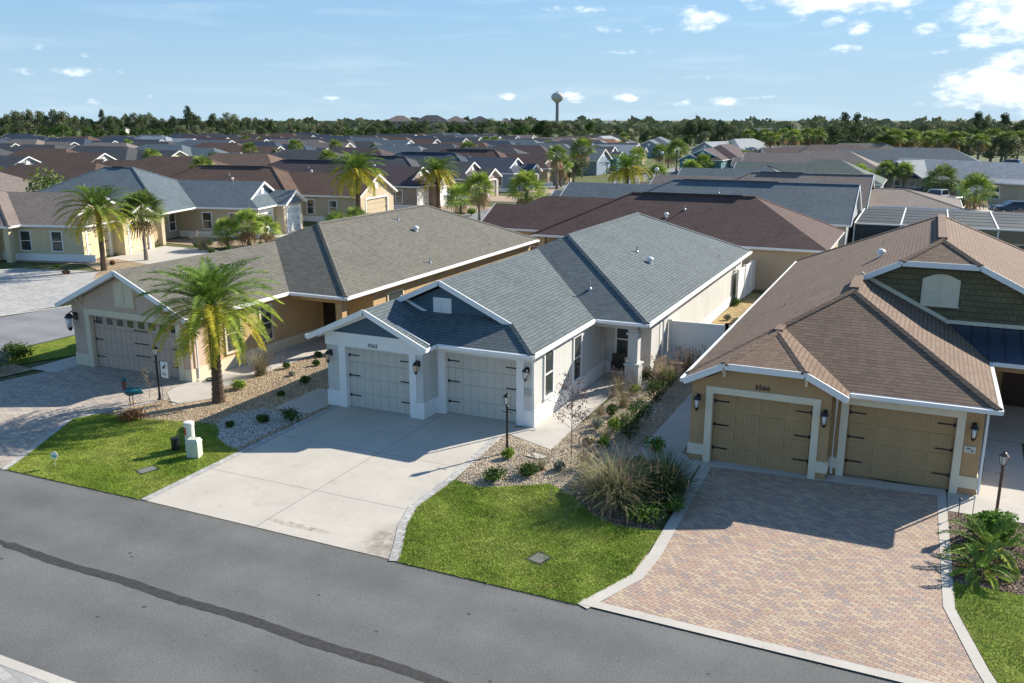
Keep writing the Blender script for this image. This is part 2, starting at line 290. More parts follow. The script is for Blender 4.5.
def uvmap(me):
    uv = me.uv_layers.new(name='UVMap').data; vs = me.vertices
    for p in me.polygons:
        n = p.normal
        if abs(n.z) > .995: t = Vector((1,0,0)); b = Vector((0,1,0))
        else: t = Vector((0,0,1)).cross(n).normalized(); b = n.cross(t)
        for li in p.loop_indices:
            c = vs[me.loops[li].vertex_index].co; uv[li].uv = (c.dot(t), c.dot(b))
def tag(o, label=None, cat=None, group=None, kind=None):
    if label: o['label'] = label
    if cat: o['category'] = cat
    if group: o['group'] = group
    if kind: o['kind'] = kind
    return o
SPLITS = {'wall_band','rake_trim','ridge_cap','gutter','downspout','ridge_vent','gable_trim','door_surround','gable','hinge_strap','door_window'}
def pieces(mb, eps=.03):
    n = len(mb.f); bb = []
    par = list(range(len(mb.v)))
    def find(a):
        while par[a] != a: par[a] = par[par[a]]; a = par[a]
        return a
    for f in mb.f:
        for v in f[1:]: par[find(v)] = find(f[0])
    isl = {}
    for fi, f in enumerate(mb.f): isl.setdefault(find(f[0]), []).append(fi)
    ks = list(isl); box = []
    for k in ks:
        vs = [mb.v[v] for fi in isl[k] for v in mb.f[fi]]; box.append([(min(v[i] for v in vs)-eps, max(v[i] for v in vs)+eps) for i in range(3)])
    grp = list(range(len(ks)))
    def g(a):
        while grp[a] != a: a = grp[a]
        return a
    for i in range(len(ks)):
        for j in range(i):
            if all(box[i][q][0] <= box[j][q][1] and box[j][q][0] <= box[i][q][1] for q in range(3)): grp[g(i)] = g(j)
    out = {}
    for i, k in enumerate(ks): out.setdefault(g(i), []).extend(isl[k])
    res = []
    for fl in out.values():
        m2 = MB(); mp = {}
        for fi in fl:
            for v in mb.f[fi]:
                if v not in mp: mp[v] = len(m2.v); m2.v.append(mb.v[v])
            m2.f.append(tuple(mp[v] for v in mb.f[fi])); m2.mi.append(mb.mi[fi])
        res.append(m2)
    return res
def obj(name, mb, mats, parent=None, off=(0,0,0), **k):
    if name in SPLITS and parent:
        ps = pieces(mb)
        if len(ps) > 1: return [obj1(name, q, mats, parent, off, **k) for q in ps][0]
    return obj1(name, mb, mats, parent, off, **k)
def obj1(name, mb, mats, parent=None, off=(0,0,0), smooth=False, fix=True, uv=True, loc=None, rotz=0):
    me = bpy.data.meshes.new(name); v = mb.v
    if off != (0,0,0): v = [(p[0]-off[0], p[1]-off[1], p[2]-off[2]) for p in v]
    me.from_pydata(v, [], mb.f)
    if not isinstance(mats, (list, tuple)): mats = [mats]
    for m in mats: me.materials.append(m)
    if len(mats) > 1: me.polygons.foreach_set('material_index', mb.mi)
    if fix:
        bm = bmesh.new(); bm.from_mesh(me); bmesh.ops.recalc_face_normals(bm, faces=bm.faces[:]); bm.to_mesh(me); bm.free()
    me.update()
    if uv: uvmap(me)
    if smooth: me.polygons.foreach_set('use_smooth', [True]*len(me.polygons))
    o = bpy.data.objects.new(name, me); COL.objects.link(o); o.parent = parent
    if loc: o.location = loc; o.rotation_euler.z = rotz
    return o
def thing(name, label, cat, loc=(0,0,0), rotz=0, group=None):
    o = bpy.data.objects.new(name, None); COL.objects.link(o); o.location = loc; o.rotation_euler = (0, 0, rotz); o.empty_display_size = .2
    return tag(o, label, cat, group)
def dup(root, loc, rotz=0, sc=1., label=None, group=None, cat=None):
    r = root.copy(); COL.objects.link(r); r.location = loc; r.rotation_euler = (0, 0, rotz); r.scale = (sc, sc, sc) if not hasattr(sc, '__len__') else sc
    tag(r, label, cat, group)
    for ch in list(root.children):
        c = ch.copy(); COL.objects.link(c); c.parent = r
        for g in ch.children:
            d = g.copy(); COL.objects.link(d); d.parent = c
    return r
def struct(name, poly, z, mat, sub=False):
    mb = MB(); mb.face([(p[0], p[1], z) for p in poly]); o = obj(name, mb, mat, fix=False); o['kind'] = 'structure'; return o

# ------------------------------------------------------------------ ground, roads, drives, lawns
struct('ground', [(-3500,-400),(3000,-400),(3000,6000),(-3500,6000)], -.02, GROUNDM)
def strip_poly(c, w0, w1): return c
road_top = [(-60,17.1),(-37.6,16.6),(-24.5,16.55),(-10.7,16.62),(0,16.55),(30,16.2)]
struct('road', [(-60,9.9)]+[(-16,9.72),(-9,9.7),(30,9.3)]+road_top[::-1], 0, ASPH)
side = [(-37.6,16.3),(-37.5,27),(-37.2,33),(-37.6,45),(-39.0,60),(-39.4,80),(-40.5,110),(-42,150),(-44,220)]
side_l = [(-45.2,16.3),(-44.8,29),(-43.6,34),(-44.2,45),(-45.6,60),(-46.3,80),(-47.5,110),(-49,150),(-52,220)]
struct('side_road', side+side_l[::-1], .004, ASPH2)
struct('far_road', [(-60,128),(40,128),(40,136),(-60,136)], .006, ASPH2)
for k, xx in enumerate((-119, -184)):
    struct('side_road', [(xx+8,30),(xx+14.5,30),(xx-1,290),(xx-7.5,290)], .004, ASPH2)
# tar strip wandering along the road
mb = MB(); N = 130
tp = [(-24.5,13.3),(-22,13.18),(-20.2,13.1),(-17,13.02),(-13.5,12.97),(-10,12.86),(-7.4,12.75),(-4,12.6),(3,12.3)]
def interp(tp, x):
    for a, b in zip(tp, tp[1:]):
        if a[0] <= x <= b[0]: t = (x-a[0])/(b[0]-a[0]); return a[1]+(b[1]-a[1])*t
    return tp[-1][1]
prev = None
for i in range(N+1):
    x = -24.5+27.4*i/N; y = interp(tp, x)+.03*math.sin(i*.35); wd = .08+.04*random.random()+(.03 if x > -20 else -.02)
    cur = ((x, y-wd*1.05, .004), (x, y+wd, .004))
    if prev: mb.face([prev[0], cur[0], cur[1], prev[1]])
    prev = cur
obj('tar_strip', mb, TAR, fix=False)['kind'] = 'structure'
for k in range(26):      # oil spots and small patches on the asphalt
    pass
mb = MB()
for k in range(30):
    cx, cy = random.uniform(-22, -2), random.uniform(10.2, 15.8); r = random.uniform(.015, .05)
    mb.face([(cx+r*random.uniform(.6,1.2)*math.cos(a*.9), cy+r*random.uniform(.5,1)*math.sin(a*.9), .004) for a in range(7)])
obj('oil_spots', mb, TAR, fix=False)['kind'] = 'structure'

dw2 = [(-19.05,16.5),(-10.62,16.46),(-10.95,17.2),(-11.45,18.2),(-11.8,19.3),(-11.78,21.4),(-12.1,25.9),(-12.1,26.95),(-19.2,26.6),(-19.15,22)]
struct('driveway', dw2, .012, CONC)
def border(name, pts, w, z, mat):
    mb = MB(); prev = None
    for i, p in enumerate(pts):
        a = Vector(pts[max(i-1, 0)]); b = Vector(pts[min(i+1, len(pts)-1)]); d = (b-a).normalized(); n = Vector((-d.y, d.x))*w
        cur = (p, (p[0]+n.x, p[1]+n.y))
        if prev: mb.face([(*prev[0], z), (*cur[0], z), (*cur[1], z), (*prev[1], z)])
        prev = cur
    o = obj(name, mb, mat, fix=False); o['kind'] = 'structure'; return o
border('driveway_edging', [(-10.62,16.46),(-10.95,17.2),(-11.45,18.2),(-11.8,19.3),(-11.78,21.4),(-12.1,25.2)], .24, .024, BORD)
border('driveway_edging', [(-19.15,25.9),(-19.15,22),(-19.05,16.5)], .24, .024, BORD)
dw3 = [(-5.85,16.65),(2.1,16.55),(1.95,17.2),(1.42,19.6),(1.3,26.3),(-1.8,26.9),(-5.5,26.6),(-5.45,24.5),(-5.28,19.5)]
struct('paver_driveway', dw3, .012, PAV3)
border('driveway_edging', [(-5.45,25.6),(-5.28,19.3),(-5.35,18.2),(-6.05,16.45)], .3, .024, BORDC)
border('driveway_edging', [(2.35,16.4),(2.0,17.5),(1.45,19.7),(1.33,26.3)][::1], .24, .024, BORDC)
border('driveway_edging', [(2.3,16.36),(-6.0,16.45)], -.26, .028, BORDC)
struct('driveway_apron', [(-5.5,25.55),(1.33,26.15),(1.33,26.7),(-5.5,26.1)], .015, BORDC)
dw1 = [(-35,16.4),(-24.4,16.4),(-25.1,17.8),(-26.6,20.5),(-26.3,21.5),(-25.3,23.6),(-26.2,25.2),(-26.2,26.1),(-32.4,26.1),(-32.9,24.4),(-33.6,20.5)]
struct('paver_driveway', dw1, .012, PAV1)
struct('walk', [(-33.9,24.4),(-32.4,24.4),(-32.4,26.6),(-33.9,26.6)], .016, WALKC)
border('driveway_edging', [(-24.4,16.4),(-25.1,17.8),(-26.6,20.5),(-26.25,21.5),(-25.3,23.6)], .2, .024, BORD)
struct('opposite_driveway', [(-30,2),(-11.0,2),(-11.0,9.72),(-30,9.74)], .014, PAVL)
border('driveway_edging', [(-11.0,9.86),(-30,9.88)], .22, .018, BORDC)
lawn1 = [(-24.42,16.38),(-19.07,16.48),(-19.1,20.6),(-19.75,20.75),(-20.6,21.2),(-21.05,21.75),(-21.6,22.2),(-22.6,22.1),(-24.2,21.6),(-26.1,21.4),(-26.62,20.6),(-25.12,17.8)]
lawn2 = [(-10.62,16.42),(-6.03,16.42),(-5.36,18.2),(-5.3,20.7),(-6.0,20.55),(-6.54,20.5),(-7.45,21.0),(-8.1,21.7),(-9.09,22.3),(-10.0,21.7),(-10.83,21.2),(-11.77,21.4),(-11.79,19.3),(-11.44,18.2),(-10.96,17.2)]
lawn3 = [(2.37,16.38),(9,16.3),(9,21),(1.42,20.95),(1.46,19.72),(2.02,17.5)]
lawn0 = [(-37.4,16.5),(-35,16.5),(-33.8,20.4),(-35.0,24.5),(-34.0,26.8),(-33.9,40),(-37.0,40)]
for p in (lawn1, lawn2, lawn3, lawn0): struct('lawn', p, .02, GRASS)
bed1 = [(-26.3,21.2),(-24.2,21.5),(-22.6,22.0),(-21.5,22.0),(-20.6,21.1),(-19.6,20.6),(-19.2,20.6),(-19.2,26.5),(-19.4,34),(-22.5,34),(-26.3,34),(-26.3,24)]
struct('gravel_bed', bed1, .008, GRAV)
bed1w = [(-21.6,21.9),(-21.0,21.6),(-20.6,21.15),(-19.6,20.7),(-19.39,20.7),(-19.39,24.4),(-21.4,24.4),(-22.0,23.3)]
struct('gravel_bed', bed1w, .012, GRAVW)
struct('walk', [(-21.0,24.5),(-19.4,24.5),(-19.4,27.2),(-21.0,27.2)], .016, WALKC)
struct('walk', [(-26.0,24.3),(-24.6,23.2),(-23.7,24.7),(-24.5,25.6),(-24.3,31.2),(-22.8,31.8),(-22.8,36),(-26.2,36),(-26.2,25)], .02, WALKC)
bed2 = [(-12.2,25.0),(-11.7,21.3),(-10.83,21.2),(-9.09,22.3),(-8.1,21.7),(-7.45,21.0),(-6.54,20.5),(-5.9,20.55),(-5.5,20.7),(-5.5,24.4),(-5.5,26.2),(-6.0,37),(-7.4,37),(-10,36.8),(-10.2,25)]
struct('gravel_bed', bed2, .008, GRAVM); struct('gravel_bed', [(-12.2,25.1),(-11.4,24.9),(-10.0,24.5),(-10.0,26),(-12.2,26.5)], .01, GRAVM)
bed2m = [(-8.6,22.4),(-8.1,21.7),(-7.45,21.05),(-6.54,20.55),(-5.5,20.72),(-5.52,24.4),(-6.6,25.5),(-7.7,25.2),(-8.4,24)]
struct('mulch_bed', bed2m, .012, MULCH)
struct('walk', [(-12.35,25.75),(-10.15,24.85),(-10.25,31.3),(-9.9,32.4),(-9.3,32.4),(-9.3,34.3),(-11.5,34.3),(-11.5,26.7),(-12.0,26.3)], .02, WALKC)
struct('walk', [(-7.55,25.5),(-5.5,24.2),(-5.5,25.9),(-6.25,26.3),(-6.25,28.8),(-6.25,37),(-7.5,37)], .02, WALKC)
struct('side_yard_ground', [(-9.7,36.8),(-6.1,36.8),(-6.1,54.5),(-9.4,54.5)], .01, STRAW)
bed3 = [(1.42,20.9),(9,21),(9,26.0),(3.8,26.0),(3.3,25.1),(1.36,25.1)]
struct('mulch_bed', bed3, .014, MULCH)
struct('walk', [(1.36,25.12),(3.3,25.12),(3.4,26),(3.6,31.8),(2.1,31.8),(2.1,26.6),(1.36,26.5)], .02, WALKC)
struct('mulch_bed', [(3.75,26.1),(9,26.1),(9,31.6),(3.75,31.6)], .014, MULCH)
struct('porch_floor', [(2.1,31.8),(9,31.8),(9,37),(2.1,37)], .03, WALKC)
struct('mulch_bed', [(-35.8,22.3),(-33.9,22.3),(-33.5,24.4),(-34,24.4),(-35.2,24.6)], .026, GRAV)
# drives and beds across the side road
struct('paver_driveway', [(-44.9,30.0),(-44.0,34.4),(-44.6,42.5),(-50,44),(-58,42),(-66,34),(-60,27),(-50,27.5)], .012, PAVL)
border('driveway_edging', [(-45.0,28),(-44.5,31),(-43.4,34.3),(-44.1,45)], .25, .018, BORDC)
struct('gravel_bed', [(-61,44),(-55.2,45.2),(-52,43.6),(-49.8,41.3),(-48,41.6),(-47,44.5),(-50,47),(-55,48),(-62,46)], .02, GRAV)
struct('lawn', [(-49.4,41.2),(-47,40.2),(-44.4,42.2),(-44.6,46.5),(-47.2,45.5)], .024, GRASS)
struct('driveway', [(-56.0,46.8),(-45.0,47.5),(-45.4,54.5),(-57.5,55)], .012, BORDC)
struct('driveway', [(-54,63.5),(-45.6,63),(-45.8,71),(-54.5,71)], .012, BORDC)
struct('gravel_bed', [(-60,56.5),(-46,55.5),(-46.5,62),(-60,62)], .01, GRAV)
for yy in (79.5, 93.6, 107.8, 122):
    struct('paver_driveway', [(-54.5,yy-4),(-46.5,yy-3.5),(-47,yy+3.5),(-55,yy+4)], .012, PAV3)
for yy in (61.7, 77, 91, 105.5):
    struct('driveway', [(-39.5,yy-3.5),(-30.4,yy-4),(-30.4,yy+4),(-39.8,yy+3.5)], .012, CONC if False else BORDC)
for (a, b) in ((67, 72), (84, 87), (98, 101)):
    struct('lawn', [(-38.6,a),(-29,a),(-29,b),(-39.0,b)], .012, GRASS)
struct('lawn', [(-54,86.3),(-46.8,86.3),(-47,89),(-54,89)], .012, GRASS)
struct('lawn', [(-4,112),(20,112),(20,127.8),(-4,127.8)], .008, GRASS)
struct('driveway', [(-6,118),(14,112),(14,127.9),(-6,127.9)], .014, BORDC)

# ------------------------------------------------------------------ house components
def block(mb, x0, x1, y0, y1, ze, m, f=('hip',), b=('hip',), t=.14, axis='y'):
    """Roof slabs of one ridged block (material 0 shingles, 1 trim). Returns (rakes, caps, eaves)."""
    sub = MB(); xc = (x0+x1)/2; w = (x1-x0)/2; zr = ze+m*w; rakes, caps, eaves = [], [], []; ends = []
    for e, y, s in ((f, y0, 1), (b, y1, -1)):
        k = e[0]
        if k == 'hip':
            run = e[1] if len(e) > 1 else w; L = [(x0,y,ze)]; ry = y+s*run; sub.slab([(x0,y,ze),(x1,y,ze),(xc,ry,zr)], t)
            caps += [((x0,y,ze),(xc,ry,zr)), ((x1,y,ze),(xc,ry,zr))]; eaves.append(((x0,y,ze),(x1,y,ze)))
        elif k == 'gable': L = [(x0,y,ze)]; ry = y; rakes += [((x0,y,ze),(xc,y,zr)), ((x1,y,ze),(xc,y,zr))]
        elif k == 'dutch':
            d = e[1]; L = [(x0,y,ze),(x0+d,y+s*d,ze+m*d)]; ry = y+s*d; q = d+.34
            sub.slab([(x0,y,ze),(x1,y,ze),(x1-d,y+s*d,ze+m*d),(x1-q,y+s*q,ze+m*q),(x0+q,y+s*q,ze+m*q),(x0+d,y+s*d,ze+m*d)], t)
            rakes += [((x0+d,y+s*d,ze+m*d),(xc,ry,zr)), ((x1-d,y+s*d,ze+m*d),(xc,ry,zr))]; caps += [((x0,y,ze),(x0+d,y+s*d,ze+m*d)), ((x1,y,ze),(x1-d,y+s*d,ze+m*d))]
            eaves.append(((x0,y,ze),(x1,y,ze)))
        elif k == 'clip':
            zc, run = e[1], e[2]; dx = (zc-ze)/m; L = [(x0,y,ze),(x0+dx,y,zc)]; ry = y+s*run; sub.slab([(x0+dx,y,zc),(x1-dx,y,zc),(xc,ry,zr)], t)
            rakes += [((x0,y,ze),(x0+dx,y,zc)), ((x1,y,ze),(x1-dx,y,zc)), ((x0+dx,y,zc),(x1-dx,y,zc))]; caps += [((x0+dx,y,zc),(xc,ry,zr)), ((x1-dx,y,zc),(xc,ry,zr))]
        ends.append((L, ry))
    (Lf, rf), (Lb, rb) = ends
    left = Lf+[(xc,rf,zr),(xc,rb,zr)]+Lb[::-1]; sub.slab(left, t)
    sub.slab([(2*xc-p[0], p[1], p[2]) for p in left], t)
    caps.append(((xc,rf,zr),(xc,rb,zr))); eaves += [((x0,y0,ze),(x0,y1,ze)), ((x1,y0,ze),(x1,y1,ze))]
    if axis == 'x':
        sub.swapxy(); sw = lambda L: [((p[1],p[0],p[2]),(q[1],q[0],q[2])) for p, q in L]; rakes, caps, eaves = sw(rakes), sw(caps), sw(eaves)
    i = len(mb.v); mb.v += sub.v; mb.f += [tuple(a+i for a in q) for q in sub.f]; mb.mi += sub.mi
    return rakes, caps, eaves
def rakes_mb(rk, depth=.19):
    mb = MB()
    for p, q in rk: mb.bar(p, q, .05, depth, 0, -.085)
    return mb
def caps_mb(caps, w=.26):
    mb = MB()
    for p, q in caps:
        p, q = Vector(p), Vector(q); d = (q-p).normalized(); sd = d.cross(Vector((0,0,1))).normalized(); up = Vector((0,0,1)); dr = up*-.05
        A = [p-sd*w/2+dr, p+sd*w/2+dr, p+sd*w/2+dr+up*.045, p+up*.055, p-sd*w/2+dr+up*.045]; B = [a+(q-p) for a in A]; mb.solid(A, B)
    return mb
def gutters_mb(ev):
    mb = MB()
    for p, q in ev:
        mb.bar(p, q, .1, .12, 0, -.08)
    return mb

def wall_open(mb, x0, x1, y0, y1, zt, ops, mi=0):
    """wall along x between y0 and y1 with rectangular openings (xa, xb, za, zb)"""
    x = x0
    for (a, b, za, zb) in sorted(ops):
        if a > x: mb.box(x, a, y0, y1, 0, zt, mi)
        if za > 0: mb.box(a, b, y0, y1, 0, za, mi)
        mb.box(a, b, y0, y1, zb, zt, mi); x = b
    if x1 > x: mb.box(x, x1, y0, y1, 0, zt, mi)

def M4(x, y, z=0, rz=0): return Matrix.Translation((x, y, z)) @ Matrix.Rotation(rz, 4, 'Z')
def window(par, x, y, z0, w, h, rz, trim, off=(0,0,0), lod=0, grid=1):
    """window facing local -y of the rotated frame; (x,y) is the bottom centre on the wall"""
    mb = MB(); t = .09
    mb.box(-w/2-t, w/2+t, -.05, .02, h, h+t); mb.box(-w/2-t*1.2, w/2+t*1.2, -.07, .02, -t, 0); mb.box(-w/2-t, -w/2, -.05, .02, 0, h); mb.box(w/2, w/2+t, -.05, .02, 0, h)
    mb.box(-w/2, w/2, -.035, .0, h/2-.025, h/2+.025); mb.tf(M4(x, y, z0, rz))
    f = obj('window', mb, trim, par, off)
    mb = MB(); mb.box(-w/2, w/2, -.012, .03, 0, h); mb.tf(M4(x, y, z0, rz)); obj('pane', mb, GLASS, f, off)
    return f
def hinges(mb, x0, x1, z0, z1, y, n=3, half=False):
    for i in range(n):
        z = z0+(z1-z0)*(.2+.33*i) if n == 3 else z0
        for s, xx in ((1, x0+.03), (-1, x1-.03)):
            mb.box(min(xx, xx+s*.46), max(xx, xx+s*.46), y-.012, y, z-.022, z+.022); mb.box(min(xx, xx+s*.06), max(xx, xx+s*.06), y-.018, y, z-.05, z+.05)
def garage_door(par, x0, x1, y, zt, mat, style='groove', off=(0,0,0), rz=0, org=(0,0), trim=None, lod=0, proud=.0):
    mb = MB(); mb.box(x0, x1, y, y+.04, 0.01, zt)
    n = 4; hgt = zt/n
    if style == 'panel':
        for r in range(n):
            for c in range(4):
                a = x0+(x1-x0)*(c+.09)/4; b = x0+(x1-x0)*(c+.91)/4
                mb.box(a, b, y-.028, y, r*hgt+.08, (r+1)*hgt-.07); 
                for j in range(1, 5): mb.box(a+(b-a)*j/5-.006, a+(b-a)*j/5+.006, y-.038, y-.028, r*hgt+.1, (r+1)*hgt-.09)
    else:
        for r in range(n): mb.box(x0, x1, y-.016, y, r*hgt+.018, (r+1)*hgt-.006)
        k = int((x1-x0)/.3)
        for r in range(n):
            for c in range(k): a = x0+(x1-x0)*c/k; mb.box(a+.014, x0+(x1-x0)*(c+1)/k-.006, y-.030, y-.016, r*hgt+.03, (r+1)*hgt-.02)
    d = obj('garage_door', mb, mat, par, off)
    if lod < 2:
        mb = MB(); hinges(mb, x0, x1, 0, zt, y-.031); obj('hinge_strap', mb, BLACK, d, off)
    return d
def surround(mb, x0, x1, y, zt, w=.2, th=.05):
    e = .006; mb.box(x0-w, x0+e, y-th, y+.15, 0, zt+w); mb.box(x1-e, x1+w, y-th, y+.15, 0, zt+w); mb.box(x0+e, x1-e, y-th, y+.15, zt-e, zt+w)
def wall_lamp(par, x, y, z, off=(0,0,0), amber=False, sc=1.):
    mb = MB(); s = sc
    mb.box(x-.05*s, x+.05*s, y-.02, y+.01, z-.02, z+.16*s); mb.tube([(x,y,z+.12*s),(x,y-.1*s,z+.2*s),(x,y-.17*s,z+.16*s)], .014*s, 6)
    mb.lathe([(.02*s,z+.17*s),(.055*s,z+.15*s),(.095*s,z+.09*s),(.1*s,z+.07*s)], x, y-.17*s, 8); mb.lathe([(.05*s,z-.19*s),(.055*s,z-.15*s),(.02*s,z-.23*s)], x, y-.17*s, 8)
    for a in range(4): ax, ay = math.cos(a*math.pi/2+.78), math.sin(a*math.pi/2+.78); mb.bar((x+ax*.085*s,y-.17*s+ay*.085*s,z+.08*s),(x+ax*.055*s,y-.17*s+ay*.055*s,z-.16*s),.012,.012)
    l = obj('wall_lamp', mb, BLACK, par, off)
    mb = MB(); mb.lathe([(.07*s,z+.07*s),(.045*s,z-.155*s)], x, y-.17*s, 8); obj('lamp_glass', mb, FROST if amber else LAMPGLASS, l, off, smooth=True)
def number(par, txt, x, y, z, size, mat, off=(0,0,0)):
    cu = bpy.data.curves.new('house_number', 'FONT'); cu.body = txt; cu.size = size; cu.extrude = .012; cu.space_character = 1.12; cu.offset = .001
    tmp = bpy.data.objects.new('tmp', cu); COL.objects.link(tmp); bpy.context.view_layer.update()
    me = bpy.data.meshes.new_from_object(tmp.evaluated_get(bpy.context.evaluated_depsgraph_get())); bpy.data.objects.remove(tmp)
    M = Matrix.Translation((x-off[0], y-off[1], z)) @ Matrix.Rotation(math.pi/2, 4, 'X'); me.transform(M)
    me.materials.clear(); me.materials.append(mat); o = bpy.data.objects.new('house_number', me); COL.objects.link(o); o.parent = par; return o
def pipe_vent(par, p, off, kind='pipe'):
    mb = MB(); x, y, z = p
    if kind == 'pipe': mb.lathe([(.1,z-.05),(.09,z+.03),(.035,z+.08),(.035,z+.3),(.03,z+.31)], x, y, 8)
    elif kind == 'thin': mb.lathe([(.06,z-.05),(.02,z+.03),(.02,z+.16)], x, y, 6)
    else: mb.lathe([(.1,z-.05),(.1,z+.12),(.16,z+.13),(.17,z+.2),(.1,z+.27),(.02,z+.29)], x, y, 12)
    return obj('vent_pipe' if kind != 'dome' else 'roof_vent', mb, WHITE if kind == 'dome' else plainpipe, par, off, smooth=False)
plainpipe = plain('grey_flashing', (.42,.43,.44), .4, .1, metal=.3)
def louver(par, xa, xb, z0, z1, y, mat, off=(0,0,0), arch=0., name='gable_shutter'):
    mb = MB(); n = 8; xc = (xa+xb)/2
    top = [(xa+(xb-xa)*i/n, z1-arch+arch*math.sin(math.pi*i/n)) for i in range(n+1)] if arch else [(xa,z1),(xb,z1)]
    mb.ngable([(xa,z0)]+top+[(xb,z0)], y-.05, y+.02)
    h = (z1-z0)
    mb.box(xa-.03, xb+.03, y-.075, y, z0-.06, z0)
    for (a, b) in ((xa+.05, xc-.03), (xc+.03, xb-.05)):
        for (u, v) in ((z0+.07, z0+h*.42), (z0+h*.47, z1-arch-.06 if arch else z1-.06)):
            mb.box(a, b, y-.062, y-.05, u, u+.02); mb.box(a, b, y-.062, y-.05, v-.02, v); mb.box(a, a+.02, y-.062, y-.05, u+.02, v-.02); mb.box(b-.02, b, y-.062, y-.05, u+.02, v-.02)
    mb.box(xc-.012, xc+.012, y-.064, y-.05, z0, z1-.03)
    return obj(name, mb, mat, par, off)

SIDING = {}
def siding(name, c, step=.16, vertical=False):
    if name in SIDING: return SIDING[name]
    t = NT(name, .7, .3); v = t.coord('Object'); sp = t.n.new('ShaderNodeSeparateXYZ'); t.l.new(v, sp.inputs[0])
    if vertical: f = t.math('FRACT', t.math('DIVIDE', t.math('ADD', sp.outputs[0], sp.outputs[1]), .35)); q = t.math('LESS_THAN', f, .14)
    else: f = t.math('FRACT', t.math('DIVIDE', sp.outputs[2], step)); q = t.math('LESS_THAN', f, .1)
    t.color(t.mix(t.math('MULTIPLY', q, .35 if not vertical else .0), c, tuple(x*.4 for x in c))); t.bump(q if vertical else f, .02 if vertical else -.02); SIDING[name] = t.m; return t.m
BLUESIDE = siding('blue_lap_siding', (.075, .125, .165)); BATTEN = siding('blue_board_and_batten', (.16, .21, .29), vertical=True)
OLIVE = tiles('olive_wall_shingles', pal((.17,.15,.085), (.9,1,1.07,.95)), .22, .2, mortar_or_shadow=(.08,.07,.04), mw=.05, mh=.09, bump=.01, kind='UV')
def seam_metal():
    t = NT('navy_standing_seam_metal', .38, .5); t.b.inputs['Metallic'].default_value = .35; t.color((.045, .065, .10)); return t.m
NAVYM = seam_metal()

